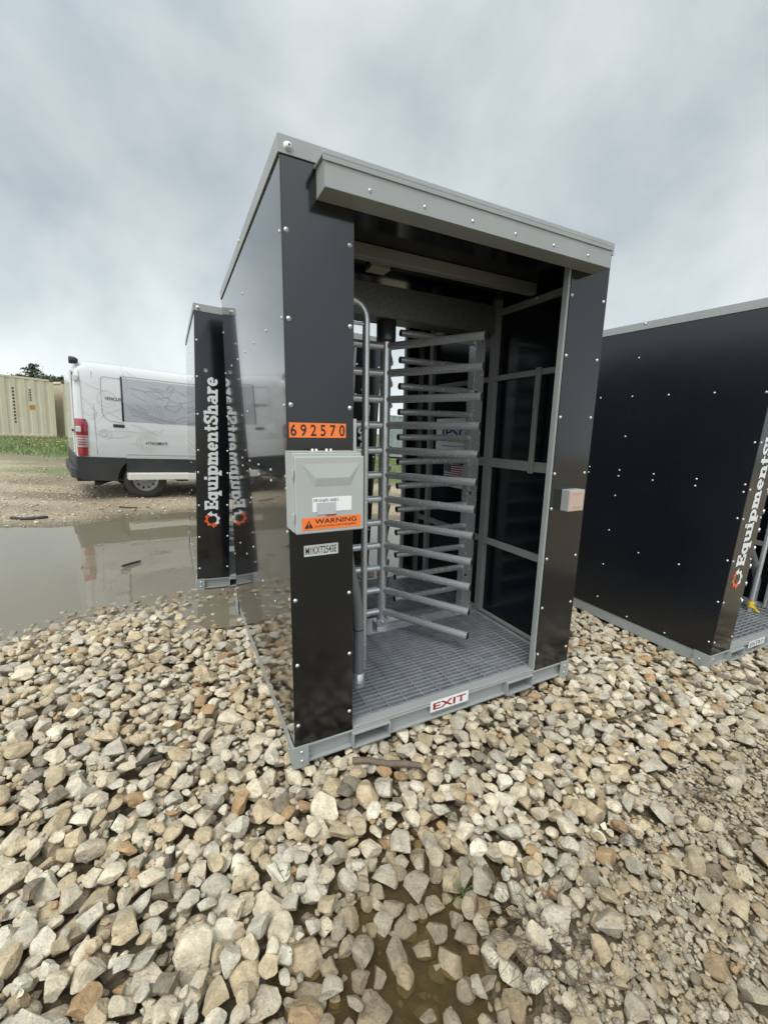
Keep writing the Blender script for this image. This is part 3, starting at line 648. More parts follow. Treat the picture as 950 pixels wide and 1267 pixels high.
cls = rng.choice(len(PAL), NR, p=[.33, .22, .26, .04, .05, .10]); rcol = np.array([PAL[k][0] for k in cls])*rng.uniform(.82, 1.12, (NR, 1))
sds, sdb, fi = sdist(SMALL, rk[:, 0], rk[:, 1]), sdist(BIG, rk[:, 0], rk[:, 1]), fine(rk[:, 0], rk[:, 1])
silt = np.clip(np.maximum(smooth((sds+.12)/.12)*.85, fi*.68)+rng.uniform(-.2, .15, NR), 0, .9); silt = np.where(rk[:, 2]+rk[:, 5]*.3 > ZSMALL+.03, silt*.72, silt)
low = np.clip((surf(rk[:, 0], rk[:, 1])-.012-rk[:, 2])/.04, 0, 1)*.45          # stones deep in the bed carry more silt
silt = np.maximum(silt, low)
wet = smooth((sdb+.10)/.16)*smooth((ZBIG+.03-rk[:, 2])/.03); rcol = rcol*(1-.45*wet[:, None])
rcol = rcol*(1-silt[:, None])+np.array([.235, .185, .115])*silt[:, None]
tilt = rng.normal(0, .22, (NR, 2))
def rot_np(yaw, tx, ty):
    c, s = np.cos(yaw), np.sin(yaw); Z3 = np.array([[c, -s, 0], [s, c, 0], [0, 0, 1]])
    c, s = np.cos(tx), np.sin(tx); X3 = np.array([[1, 0, 0], [0, c, -s], [0, s, c]]); c, s = np.cos(ty), np.sin(ty); Y3 = np.array([[c, 0, s], [0, 1, 0], [-s, 0, c]])
    return Z3@X3@Y3
pu, pv, pd = project(rk[:, 0], rk[:, 1], rk[:, 2]); ext = FPX*np.sqrt(rk[:, 3]*rk[:, 4])/pd
ii = np.clip(((rk[:, 0]-GX0)/RES).astype(int), 0, len(gx)-1); jj = np.clip(((rk[:, 1]-GY0)/RES).astype(int), 0, len(gy)-1)
top = HM[ii, jj] < rk[:, 2]+rk[:, 5]+.012
seen = top & (pu > 4) & (pu < 946) & (pv < 1262)
order = np.argsort(np.where(seen, -ext, 1e9)); single = order[:300]; issingle = np.zeros(NR, bool); issingle[single] = True

def rock_material(name, use_attr):
    m = bpy.data.materials.new(name); m.use_nodes = True; t = m.node_tree; b = t.nodes['Principled BSDF']
    if use_attr: src = N(t, 'ShaderNodeAttribute', attribute_name='stone').outputs['Color']
    else: src = N(t, 'ShaderNodeObjectInfo').outputs['Color']
    ge = N(t, 'ShaderNodeNewGeometry')
    def nz(sc, de, ro=.6):
        n = N(t, 'ShaderNodeTexNoise'); n.inputs['Scale'].default_value = sc; n.inputs['Detail'].default_value = de; n.inputs['Roughness'].default_value = ro; t.links.new(ge.outputs['Position'], n.inputs['Vector']); return n.outputs['Fac']
    def mul(a, fac, lo, hi):
        r = N(t, 'ShaderNodeMapRange'); r.inputs['From Min'].default_value = .3; r.inputs['From Max'].default_value = .7; r.inputs['To Min'].default_value = lo; r.inputs['To Max'].default_value = hi; t.links.new(fac, r.inputs['Value'])
        x = N(t, 'ShaderNodeVectorMath', operation='SCALE'); t.links.new(a, x.inputs[0]); t.links.new(r.outputs[0], x.inputs['Scale']); return x.outputs[0]
    c = mul(mul(src, nz(26, 5), .70, 1.22), nz(160, 5, .75), .72, 1.2)
    # ochre staining and dark pits
    r = N(t, 'ShaderNodeMapRange'); r.inputs['From Min'].default_value = .55; r.inputs['From Max'].default_value = .72; r.inputs['To Max'].default_value = .55; t.links.new(nz(17, 4), r.inputs['Value'])
    x = N(t, 'ShaderNodeMix', data_type='RGBA'); t.links.new(r.outputs[0], x.inputs['Factor']); t.links.new(c, x.inputs[6]); x.inputs[7].default_value = (.43, .29, .155, 1)
    r = N(t, 'ShaderNodeMapRange'); r.inputs['From Min'].default_value = .64; r.inputs['From Max'].default_value = .70; r.inputs['To Max'].default_value = .75; t.links.new(nz(85, 3), r.inputs['Value'])
    y = N(t, 'ShaderNodeMix', data_type='RGBA'); t.links.new(r.outputs[0], y.inputs['Factor']); t.links.new(x.outputs[2], y.inputs[6]); y.inputs[7].default_value = (.10, .08, .055, 1)
    t.links.new(y.outputs[2], b.inputs['Base Color']); b.inputs['Roughness'].default_value = .72
    bp = N(t, 'ShaderNodeBump'); bp.inputs['Strength'].default_value = .75; bp.inputs['Distance'].default_value = .011
    a = N(t, 'ShaderNodeMath', operation='ADD'); t.links.new(nz(60, 8, .7), a.inputs[0]); t.links.new(nz(20, 3), a.inputs[1]); t.links.new(a.outputs[0], bp.inputs['Height']); t.links.new(bp.outputs[0], b.inputs['Normal'])
    return m
STONE_A, STONE_O = rock_material('limestone_bed', True), rock_material('limestone_single', False)
def merged(name, sel, mat_):
    VV, FF, CC = [], [], []; base = 0
    for k in sel:
        lv = 3 if ext[k] > 11 else (2 if ext[k] > 3.5 else 1)
        if not top[k] and lv > 1: lv -= 1
        p = PROTO[lv][rp[k]]*rk[k, 3:6]; p = p@rot_np(rk[k, 6], tilt[k, 0], tilt[k, 1]).T+rk[k, :3]
        VV.append(p); FF.append(ICO[lv][1]+base); CC.append(np.repeat(rcol[k:k+1], len(p), 0)); base += len(p)
    me = bpy.data.meshes.new(name); v = np.concatenate(VV); f = np.concatenate(FF); fast_mesh(me, v, f, False)
    c = me.color_attributes.new('stone', 'FLOAT_COLOR', 'POINT'); c.data.foreach_set('color', np.concatenate([np.concatenate(CC), np.ones((len(v), 1))], 1).astype(np.float32).ravel())
    me.materials.append(mat_); return link(bpy.data.objects.new(name, me))
tag(merged('gravel', np.flatnonzero(~issingle), STONE_A), kind='stuff')
rock_me = []
for i in range(NP):
    me = bpy.data.meshes.new('rock'); fast_mesh(me, PROTO[4][i], ICO[4][1], False); me.materials.append(STONE_O); rock_me.append(me)
def zone(k):
    x, y = rk[k, :2]
    if sds[k] > -.03: return 'lying in the muddy pool in the foreground', 'rocks in the foreground pool'
    if fi[k] > .5: return 'lying on the fine wet gravel right of the muddy pool', 'rocks on the fine wet gravel'
    if x < -.45: return 'in the gravel bed at the lower left of the photo', 'rocks of the gravel bed, lower left'
    if x < .1 and y < 1.35: return 'at the left rim of the muddy foreground pool', 'rocks at the left rim of the pool'
    return 'in the gravel between the muddy pool and the nearest booth', 'rocks between pool and nearest booth'
for k in single:
    o = link(bpy.data.objects.new('rock', rock_me[rp[k]])); o.location = rk[k, :3]; o.scale = rk[k, 3:6]
    o.matrix_world = Matrix.Translation(rk[k, :3]) @ Matrix(rot_np(rk[k, 6], tilt[k, 0], tilt[k, 1]).tolist()).to_4x4() @ Matrix.Diagonal((*rk[k, 3:6], 1))
    o.color = (*rcol[k], 1); z_, g_ = zone(k); cn = PAL[cls[k]][1] if silt[k] < .5 else 'silt-brown'
    tag(o, f'{cn} angular rock {z_}', 'rock', f'{cn} {g_}')
# loose pebbles on the dirt yard behind the puddle
pn = 5200; px_ = rng.uniform(-9, 4, pn); py_ = 5.0+rng.uniform(0, 1, pn)**1.4*8
k_ = (sdist(BIG, px_, py_) < -.02); px_, py_ = px_[k_], py_[k_]
VV, FF, CC = [], [], []; base = 0
for x, y in zip(px_, py_):
    s = float(np.clip(rng.lognormal(math.log(.013), .4), .006, .04)); p = PROTO[1][int(rng.integers(NP))]*np.array([s*1.2, s, s*.7])
    p = p@rot_np(rng.uniform(0, 6), 0, 0).T+np.array([x, y, float(surf(np.array(x), np.array(y)))+s*.25]); VV.append(p); FF.append(ICO[1][1]+base); base += len(p)
    CC.append(np.repeat(np.array(PAL[int(rng.choice(6, p=[.3, .2, .32, .05, .08, .05]))][0])[None]*rng.uniform(.7, 1.05), len(p), 0))
me = bpy.data.meshes.new('yard_pebbles'); fast_mesh(me, np.concatenate(VV), np.concatenate(FF)); c = me.color_attributes.new('stone', 'FLOAT_COLOR', 'POINT')
cc = np.concatenate(CC); c.data.foreach_set('color', np.concatenate([cc, np.ones((len(cc), 1))], 1).astype(np.float32).ravel()); me.materials.append(STONE_A)
tag(link(bpy.data.objects.new('yard_pebbles', me)), kind='stuff')

# ------------------------------------------------------------------ van (local: x = forward along its side, y = to the far side, z up; y = 0 is the near wheels' outer face)
VYAW = .8763; VD = (math.sin(VYAW), math.cos(VYAW))
M_VAN = Matrix(((VD[0], -VD[1], 0, -4.376), (VD[1], VD[0], 0, 7.556), (0, 0, 1, -.012), (0, 0, 0, 1)))
VW = 2.02       # overall width
PROFILE = [(.45, .955), (.62, .985), (.74, 1.0), (.80, 1.010), (1.00, 1.022), (1.08, 1.010), (1.16, 1.014), (1.34, .995), (1.37, .985), (1.75, .955), (2.10, .905), (2.20, .875), (2.28, .82), (2.335, .72), (2.36, .50), (2.37, .0)]
def vhalf(z): return float(np.interp(z, [p[0] for p in PROFILE[:-1]], [p[1] for p in PROFILE[:-1]]))
def vy(z, off=0): return 1.0-vhalf(z)-off     # near side surface
def make_van():
    root = tag(empty('work_van', M_VAN), 'white high-roof work van with grey line drawings and red tail lamp beyond the puddle', 'van')
    P = lambda mb, n, m, bev=0, par=None: mb.build(n, m, par or root, bev)
    # shell: sections along the length (s, roof height, width factor, bottom)
    ST = [(-1.01, 2.04, .945), (-.995, 2.18, .966), (-.965, 2.285, .978), (-.92, 2.34, .988), (-.83, 2.365, .996), (-.5, 2.37, 1), (.5, 2.375, 1), (1.5, 2.375, 1), (2.4, 2.37, 1), (2.75, 2.33, 1), (3.05, 2.22, .99), (3.35, 1.95, .985), (3.85, 1.42, .975), (4.0, 1.30, .97), (4.45, 1.12, .95), (4.72, .98, .90), (4.86, .80, .80)]
    prof = [(.72, 1.0)]+PROFILE[3:]; vs = []; fs = []; n = len(prof); full = 2*n-1
    for s, rz, wf in ST:
        ring = []
        for z, hw in prof:
            zz = z if z < .8 else .8+(z-.8)*(max(rz, .82)-.8)/(2.37-.8)
            ring.append((hw*wf, zz))
        for hw, zz in ring: vs.append((s, 1-hw, zz))
        for hw, zz in ring[-2::-1]: vs.append((s, 1+hw, zz))
    for i in range(len(ST)-1):
        for k in range(full-1):
            a = i*full+k; fs.append((a, a+full, a+full+1, a+1))
    fs.append(tuple(range(full))); fs.append(tuple(range((len(ST)-1)*full, len(ST)*full))[::-1])
    mb = MB(); mb.add(vs, fs[:-2], 0, True); mb.f.append(fs[-2]); mb.mi.append(0); mb.sm.append(False); mb.f.append(fs[-1]); mb.mi.append(0); mb.sm.append(False)
    body = P(mb, 'body', CARW)
    sub = body.modifiers.new('smooth', 'SUBSURF'); sub.levels = 1; sub.render_levels = 1
    side = lambda pts, n_, m, off, th=.006, par=root: None
    def strip(pts, name, m, off=.004, par=root, thick=.006, edge=0):
        """sheet hugging the near side, pts = (s, z) outline split in z for curvature"""
        mb = MB(); q = [(s, vy(z, off), z) for s, z in pts]; return P(mb.poly(q, (0, thick, 0)), name, m, edge, par)
    def rect(s0, s1, z0, z1, name, m, off=.004, par=root, rows=6):
        mb = MB(); vs = []; 
        for k in range(rows+1):
            z = z0+(z1-z0)*k/rows; vs += [(s0, vy(z, off), z), (s1, vy(z, off), z)]
        mb.add(vs, [(2*k, 2*k+1, 2*k+3, 2*k+2) for k in range(rows)], 0, True); return P(mb, name, m, 0, par)
    # lower black cladding with wheel arches
    cl = MB()
    def arch(cx, r, a0, a1, n=10): return [(cx+r*math.cos(R(a0+(a1-a0)*k/n)), .34+r*math.sin(R(a0+(a1-a0)*k/n))) for k in range(n+1)]
    segs = [[(-1.01, .40), (-.95, .36), (-.44, .33)]+arch(0, .44, 180, 133, 6)+[(-.302, .745), (-1.01, .755)],
            [(-.30, .485), (2.35, .485), (2.35, .33), (3.30, .33), *arch(3.75, .44, 180, 92), (3.73, .735), (-.30, .735)],
            [*arch(3.75, .44, 88, 0), (4.70, .40), (4.80, .70), (3.765, .735)]]
    for sg in segs:
        cl.poly([(s, -.020+.035*max(0, (.6-z)), z) for s, z in sg], (0, .06, 0)); cl.poly([(s, 1.952+.035*min(0, (z-.6)), z) for s, z in sg], (0, .06, 0))
    P(cl, 'lower_cladding', CLAD, .006)
    un = MB().box(-1.0, .30, .30, -.55, 1.7, .72); un.box(.55, .12, .30, 3.2, 1.88, .72); un.box(-1.0, .45, .36, 4.6, 1.55, .74); un.box(4.3, .12, .3, 4.75, 1.88, .72)
    P(un, 'underbody', CLAD)
    rb = MB(); rb.poly([(-1.06, .03, z) for z in (0,)]*0 or [(-1.04, .0, .40), (-1.04, .0, .755), (-1.10, .05, .755), (-1.14, .10, .62), (-1.15, .12, .45), (-1.12, .06, .40)], (0, .01, 0)) if False else None
    rb.poly([(-1.05, .02, .40), (-1.12, .06, .385), (-1.17, .14, .40), (-1.17, .14, .55), (-1.125, .10, .57), (-1.125, .05, .755), (-1.05, .01, .755)], (0, .01, 0)) if False else None
    for z0, z1, dx in ((.385, .56, .075), (.56, .76, .02)):
        rb.poly([(-.98, .012, z0), (-1.015-dx*.3, .012, z0), (-1.015-dx, .12, z0), (-1.015-dx, 1.88, z0), (-1.015-dx*.3, 1.988, z0), (-.98, 1.988, z0)], (0, 0, z1-z0))
    o = P(rb, 'rear_bumper', CLAD, .02)
    P(MB().box(-1.10, .16, .43, -1.085, .30, .47), 'bumper_reflector', REDL, .003, o)
    rect(-.975, -.915, .60, .70, 'white_sticker', WHITE, -.006); 
    text_obj('sticker_mark', 't', BLACKV, root, (-.955, .0105-.0, .615), (1, 0, 0), (0, 0, 1), .03, .065, (0, -.005, 0), .02) if False else None
    lid = MB().lathe([(0, -.016), (.055, -.016), (.06, -.012)], (-.73, 0, .655), 'y', 20); P(lid, 'tow_cover', CLAD)
    # lamps, glass, handles
    tl = MB(); seq = [(.77, 1.0), (.95, 1.0), (1.20, 1.02), (1.37, .97)]
    def lamp(z0, z1, m, name, par=None):
        mb = MB(); vs = []; K = 8
        for k in range(K+1):
            z = z0+(z1-z0)*k/K; y = vy(z); s1 = -.85+.02*(z-.77)/.6-.03*max(0, (z-1.30))/.07; s0 = -.955-.03*(z-.77)/.6
            vs += [(s0-.03, y+.03, z), (s0-.012, y+.006, z), (s0, y-.010, z), (s1, y-.010, z), (s1, y+.01, z)]
        mb.add(vs, [(5*k+q, 5*k+q+1, 5*k+q+6, 5*k+q+5) for k in range(K) for q in range(4)], 0, True)
        mb.add(vs, [tuple(range(5))[::-1], tuple(range(5*K, 5*K+5))]); return P(mb, name, m, 0, par)
    lamp(.765, .91, REDL, 'tail_lamp'); lamp(.912, 1.105, CLEARL, 'tail_lamp_clear'); lamp(1.107, 1.375, REDL, 'tail_lamp')
    for z in (.95, .99, 1.03, 1.07): rect(-.985, -.87, z, z+.014, 'lamp_rib', REDL, .016)
    w_ = rect(-.305, 2.30, 1.375, 2.105, 'printed_side_window', TINT, .006, rows=10)
    rect(-.335, -.305, 1.37, 2.125, 'black_pillar', DGLASS, .008)
    rect(2.42, 3.28, 1.40, 2.0, 'cab_window', DGLASS, .006)
    ws = MB(); ws.add([(3.08, .24, 2.16), (3.08, 1.76, 2.16), (3.86, 1.9, 1.44), (3.86, .10, 1.44)], [(0, 1, 2, 3)]); 
    for v_ in range(4): ws.v[v_] = (ws.v[v_][0]+.02, ws.v[v_][1], ws.v[v_][2]+.03)
    P(ws, 'windscreen', DGLASS)
    hd_ = MB().box(-.475, -.012, 1.262, -.305, vy(1.29)+.01, 1.318); P(hd_, 'door_handle', CLAD, .012)
    hl = MB().lathe([(0, 0), (.01, 0)], (4.5, .1, .95), 'y', 8); P(MB().box(4.45, .06, .88, 4.74, .30, 1.02), 'headlight', CLEARL, .03)
    P(MB().box(3.02, -.26, 1.38, 3.12, -.02, 1.72), 'side_mirror', CLAD, .03)
    cm = MB().lathe([(0, -1.02), (.05, -1.025), (.06, -1.005), (.055, -.94), (.03, -.9)], (0, .20, 2.305), 'x', 16); P(cm, 'rear_camera', CLAD)
    hg = MB()
    for z in (2.02, 1.20): hg.box(-1.0, vy(z)-.022, z-.04, -.93, vy(z)+.02, z+.05)
    P(hg, 'door_hinge', CARW, .01)
    rd = MB().box(-1.03, .16, .80, -1.0, 1.84, 2.15); P(rd, 'rear_door', CARW, .02)
    P(MB().box(-1.045, .10, 1.16, -1.02, .16, 1.20), 'rear_latch', CLAD, .005)
    # pressed panel seams: thin dark grey lines
    sm = MB()
    def line(pts, r, off=.002): return [(s, vy(z, off), z) for s, z in pts]
    for pts in ([(-.31, 2.16), (-.315, 1.6), (-.31, .76)], [(-.92, 2.20), (-.90, 1.9), (-.895, 1.2), (-.87, .78)], [(-.30, 2.135), (1.0, 2.14), (2.35, 2.13)], [(-.74, 2.16), (-.73, 1.2), (-.72, .8)],
                [(-.31, 2.085), (-.58, 2.095), (-.615, 2.07), (-.62, 2.0), (-.62, 1.5), (-.59, 1.42), (-.5, 1.36), (-.31, 1.345)], [(2.36, 2.12), (2.36, .76)], [(-.3, .80), (2.3, .80)]):
        sm.tube(line(pts, 0), .0028, 6)
    P(sm, 'panel_seam', mat('seam_grey', (.18, .18, .18), .6))
    P(MB().box(-.30, -.16, .365, 1.62, .02, .482), 'step_board', mat('white_step', (.62, .60, .55), .5), .012)
    P(MB().box(.78, -.02, .30, 1.5, .12, .345), 'step_bracket', CLAD, .004)
    ex = MB().tube([(-.76, .14, .285), (-.70, .16, .285), (-.62, .25, .30), (-.45, .42, .33)], [.042, .042, .04, .04], 14, capmi=1); ex.box(-.7, .12, .325, .0, .2, .355)
    P(ex, 'exhaust', [CLAD, HOLEBLACK], 0)
    for s in (0, 3.75):
        for side_ in (0, 1):
            yc = 0 if side_ == 0 else 2.0; sg = 1 if side_ == 0 else -1
            tb = MB().lathe([(.205, sg*.03), (.225, sg*.006), (.30, sg*.0), (.335, sg*.018), (.347, sg*.05), (.347, sg*.19), (.33, sg*.215), (.21, sg*.22)], (s, yc, .345), 'y', 40)
            for k in range(40):
                a = 2*math.pi*k/40; tb.box(s+.346*math.cos(a)-.006, yc+sg*.06, .345+.346*math.sin(a)-.006, s+.346*math.cos(a)+.006, yc+sg*.18, .345+.346*math.sin(a)+.006)
            wh = P(MB().lathe([(.04, sg*.05), (.06, sg*.05), (.06, sg*.2)], (s, yc, .345), 'y', 12), 'wheel', CLAD)
            P(tb, 'tyre', RUBBER, 0, wh)
            rm = MB().lathe([(.0, sg*.028), (.055, sg*.028), (.062, sg*.045), (.10, sg*.062), (.15, sg*.045), (.175, sg*.05), (.19, sg*.02), (.207, sg*.012), (.212, sg*.03)], (s, yc, .345), 'y', 36)
            for k in range(10):
                a = 2*math.pi*k/10; rm.lathe([(0, sg*.044), (.020, sg*.044)], (s+.145*math.cos(a), yc-sg*.004, .345+.145*math.sin(a)), 'y', 10, 1)
            for k in range(5):
                a = 2*math.pi*k/5; rm.lathe([(0, sg*.045), (.011, sg*.045), (.011, sg*.06)], (s+.078*math.cos(a), yc, .345+.078*math.sin(a)), 'y', 8)
            P(rm, 'rim', [STEELW, HOLEBLACK], 0, wh)
            P(MB().poly([(s+.43*math.cos(R(8*k)), yc+sg*.24, .35+.43*math.sin(R(8*k))) for k in range(0, 23)], (0, sg*.02, 0)), 'wheel_well', CLAD)
    # line drawings printed on the side
    sk = MB(); skr = MB(); rs = random.Random(5)
    def curve(pts, mb, r=.0038):
        mb.tube([(s, vy(z, .0065), z) for s, z in pts], r*.55, 4)
    def ring(cs, cz, r, mb, rr=.0035, a0=0, a1=360):
        n = 26; curve([(cs+r*math.cos(R(a0+(a1-a0)*k/n)), cz+r*math.sin(R(a0+(a1-a0)*k/n))) for k in range(n+1)], mb, rr)
    for r in (.075, .135): ring(-.55, 1.735, r, skr if r > .1 else sk)
    for r in (.075, .11, .155): ring(.02, 1.02, r, skr if r > .1 else sk, .0032)
    ring(-.42, 2.02, .19, skr, .0035, -60, 50); ring(-.63, 1.16, .06, sk, .006); ring(-.63, 1.16, .032, sk, .004); ring(-.60, 1.14, .085, sk, .004, -80, 120)
    for pts in ([(-.88, 1.98), (-.7, 1.9), (-.55, 1.86)], [(-.88, 1.72), (-.78, 1.62), (-.70, 1.5), (-.72, 1.42), (-.86, 1.36)], [(-.9, 1.5), (-.8, 1.44), (-.68, 1.5)], [(-.72, 1.33), (-.6, 1.48), (-.45, 1.55), (-.33, 1.60)], [(-.66, 1.58), (-.5, 1.5), (-.32, 1.38)],
                [(-.55, 1.20), (-.4, 1.22), (-.1, 1.20), (.2, 1.24)], [(-.55, 1.10), (-.35, 1.10), (-.25, 1.16)], [(-.2, 1.34), (.0, 1.24), (.2, 1.17), (.3, 1.3)], [(-.1, 1.33), (.18, 1.19)], [(-.25, 1.0), (-.15, 1.02)], [(-.3, 2.3), (-.2, 2.2), (-.05, 2.12)], [(-.33, 2.28), (-.26, 2.17)]):
        curve(pts, sk, .0036)
    P(sk, 'line_drawing', SKETCH); P(skr, 'red_line_drawing', SKETCHR)
    wd = MB()
    def wc(pts, r=.0034): wd.tube([(s, vy(z, .0085), z) for s, z in pts], r*.55, 4)
    # excavator-like jumble on the window: chassis diagonals, a boom, wheel arcs, cab, figure outlines
    for k in range(4): wc([(-.28+.03*k, 1.66-.055*k), (.05+.08*k, 1.52-.05*k), (.4+.05*k, 1.42-.005*k)])
    for k in range(5): wc([(.02+.055*k, 1.86-.03*k), (.10+.055*k, 1.56-.02*k)])
    wc([(-.2, 1.95), (-.02, 1.93), (.2, 1.80), (.42, 1.86), (.5, 2.02)]); wc([(.36, 2.0), (.42, 1.80), (.34, 1.66), (.52, 1.60), (.64, 1.72), (.56, 1.88)]); wc([(.44, 1.80), (.62, 1.74), (.72, 1.62)])
    for c0, cz, r, a0, a1 in ((.75, 1.20, .33, 35, 165), (.75, 1.20, .26, 40, 160), (.46, 2.0, .06, 0, 360), (1.5, 1.25, .4, 30, 150), (1.5, 1.25, .3, 30, 150), (1.9, 1.9, .12, 0, 360), (1.25, 1.75, .22, 90, 250)):
        n = 18; pts = [(c0+r*math.cos(R(a0+(a1-a0)*q/n)), cz+r*math.sin(R(a0+(a1-a0)*q/n))) for q in range(n+1)]
        pts = [p for p in pts if 1.385 < p[1] < 2.1]
        if len(pts) > 2: wc(pts)
    for k in range(46):
        s0, z0 = rs.uniform(-.26, 2.1), rs.uniform(1.42, 2.02); an = rs.choice([.3, -.45, -.5, -.35, .1]); L = rs.uniform(.06, .34)
        s1, z1 = s0+L*math.cos(an), z0+L*math.sin(an)
        if 1.39 < z1 < 2.09 and s1 < 2.25: wc([(s0, z0), ((s0+s1)/2+.006, (z0+z1)/2), (s1, z1)], rs.choice([.0026, .0034, .0042]))
    P(wd, 'window_drawing', mat('window_line', (.27, .285, .30), .5), 0, w_)
    text_obj('lettering', 'VEHICLES', BLACKV, root, (-.575, vy(1.735, .0095), 1.712), (1, 0, 0), (0, 0, 1), .25, .052, (0, 0, 0), .012)
    text_obj('lettering', 'ATTACHMENTS', BLACKV, root, (.0, vy(1.01, .0095), .988), (1, 0, 0), (0, 0, 1), .36, .050, (0, 0, 0), .012)
    return root
make_van()

# ------------------------------------------------------------------ shipping containers (local: x along the long side, y away from the camera)
def container(org, yaw, L, label, paint, marks=True, h=2.9):
    root = tag(empty('shipping_container', Matrix.Translation(org) @ Matrix.Rotation(yaw, 4, 'Z')), label, 'container', 'shipping containers behind the grass')
    P = lambda mb, n, m, bev=0, par=None: mb.build(n, m, par or root, bev)
    Wd = 2.44; fr = MB()
    for x in (0, L-.15):
        for y in (0, Wd-.15): fr.box(x, y, 0, x+.15, y+.15, h)
    for y in (0, Wd-.10): fr.box(.15, y+.006, .05, L-.15, y+.10, .20); fr.box(.15, y+.006, h-.10, L-.15, y+.09, h-.01)
    for x in (0, L-.10): fr.box(x+.004, .15, .05, x+.10, Wd-.15, .2); fr.box(x+.004, .15, h-.12, x+.1, Wd-.15, h-.01)
    P(fr, 'frame', paint, .01)
    for x in (-.01, L-.17):
        for y in (-.01, Wd-.17):
            for z in (-.01, h-.11): P(MB().box(x, y, z, x+.18, y+.18, z+.12), 'corner_casting', CRUST, .01)
    for y, sg in ((.02, 1), (Wd-.02, -1)):
        mb = MB(); pts = []; x = .15
        while x < L-.16:
            for dx, dy in ((0, .0), (.19, .0), (.225, .036), (.33, .036), (.365, 0)): 
                if x+dx < L-.15: pts.append((x+dx, y+sg*dy))
            x += .37
        pts.append((L-.15, y)); vs = [(a, b_, z) for a, b_ in pts for z in (.2, h-.1)]
        mb.add(vs, [(2*i, 2*i+2, 2*i+3, 2*i+1) for i in range(len(pts)-1)]); P(mb, 'corrugated_wall', paint)
    P(MB().box(.1, .1, h-.06, L-.1, Wd-.1, h-.02), 'roof', paint)
    P(MB().box(.05, .16, .2, .075, Wd-.16, h-.12), 'end_wall', paint)
    dr = MB().box(L-.075, .16, .2, L-.05, Wd/2-.01, h-.12); dr.box(L-.075, Wd/2+.01, .2, L-.05, Wd-.16, h-.12); P(dr, 'door', paint, .004)
    lb = MB()
    for y in (.45, .9, 1.55, 2.0): lb.tube([(L-.02, y, .1), (L-.02, y, h-.06)], .022, 8)
    P(lb, 'locking_bar', GALV)
    if marks:
        sb_ = mat('stencil_black', (.05, .05, .045), .6)
        for k in range(11): P(MB().box(L-1.62, .012, h-.62-.155*k, L-1.55, .018, h-.53-.155*k), 'stencil_mark', sb_)
        for k in range(5): P(MB().box(L-.98, .012, h-.62-.12*k, L-.92, .018, h-.54-.12*k), 'stencil_mark', sb_)
        P(MB().box(L-1.0, .008, h-1.50, L-.80, .018, h-1.28), 'orange_decal', CORNG)
    return root
def world_dir(p, q): d_ = np.array(q)-np.array(p); return math.atan2(d_[1], d_[0])
def px_point(px, py, dep):
    return CAMPOS+dep*(CAMROWS.T@np.array([(px-475)/FPX, -(py-633.5)/FPX, 1]))
a_, b_ = px_point(0, 541, 19.4), px_point(71, 543, 21.2); yw = world_dir(a_, b_); L1 = 12.19; z0 = float(b_[2])-.02
ends = np.array([b_[0], b_[1]]); dirv = np.array([math.cos(yw), math.sin(yw)]); nrm_ = np.array([-dirv[1], dirv[0]])
o1 = ends-dirv*L1
container((o1[0], o1[1], z0), yw, L1, 'long beige corrugated container behind the grass at the left edge', CONT)
o2 = ends+dirv*.45+nrm_*.25
container((o2[0], o2[1], z0), yw+.02, 6.06, 'beige container just behind the back of the white van', CONT)
o3 = px_point(470, 546, 26.0)
container((o3[0], o3[1], .05), R(4), 6.06, 'grey container seen far off through the nearest turnstile', CONTD, False, 2.6)
o4 = o2+dirv*6.9+nrm_*.4
container((o4[0], o4[1], z0), yw+.03, 6.06, 'beige container in the row hidden beyond the white van', CONT)

# ------------------------------------------------------------------ grass, trees
gn = 30000; gx_ = rng.uniform(-24, 8, gn); gy_ = rng.uniform(10.6, 24, gn)
keep = (smooth((gy_-11.3-1.0*vnoise(gx_, gy_, .35, 2)-.02*np.abs(gx_))/1.2) > rng.uniform(.1, .9, gn)) & (np.abs(project(gx_, gy_, np.zeros(gn))[0]-300) < 460)
gx_, gy_ = gx_[keep], gy_[keep]; n_ = len(gx_); gz_ = surf(gx_, gy_); hh = rng.uniform(.05, .14, n_)*(.7+.8*vnoise(gx_, gy_, .6, 9)); an = rng.uniform(0, 6.28, n_); w2 = rng.uniform(.010, .024, n_)
le = rng.normal(0, .09, (n_, 2)); A = np.stack([gx_-w2*np.cos(an), gy_-w2*np.sin(an), gz_-.02], -1); B = np.stack([gx_+w2*np.cos(an), gy_+w2*np.sin(an), gz_-.02], -1); Cc = np.stack([gx_+le[:, 0], gy_+le[:, 1], gz_+hh], -1)
me = bpy.data.meshes.new('grass'); fast_mesh(me, np.stack([A, B, Cc], 1).reshape(-1, 3), np.arange(3*n_).reshape(-1, 3), False)
me.materials.append(mat('grass_blades', (.13, .17, .055), .6, noise=(1.3, 1, (.23, .24, .11)))); tag(link(bpy.data.objects.new('grass', me)), kind='stuff')
fl = MB()
for k in range(16):
    p = px_point(rng.uniform(5, 84), rng.uniform(546, 558), rng.uniform(14.5, 18)); z = float(surf(np.array(p[0]), np.array(p[1])))+.16
    fl.lathe([(0, .02), (.03, .012), (.034, 0), (.0, -.012)], (p[0], p[1], z), seg=8)
tag(fl.build('dandelions', YEL), kind='stuff')

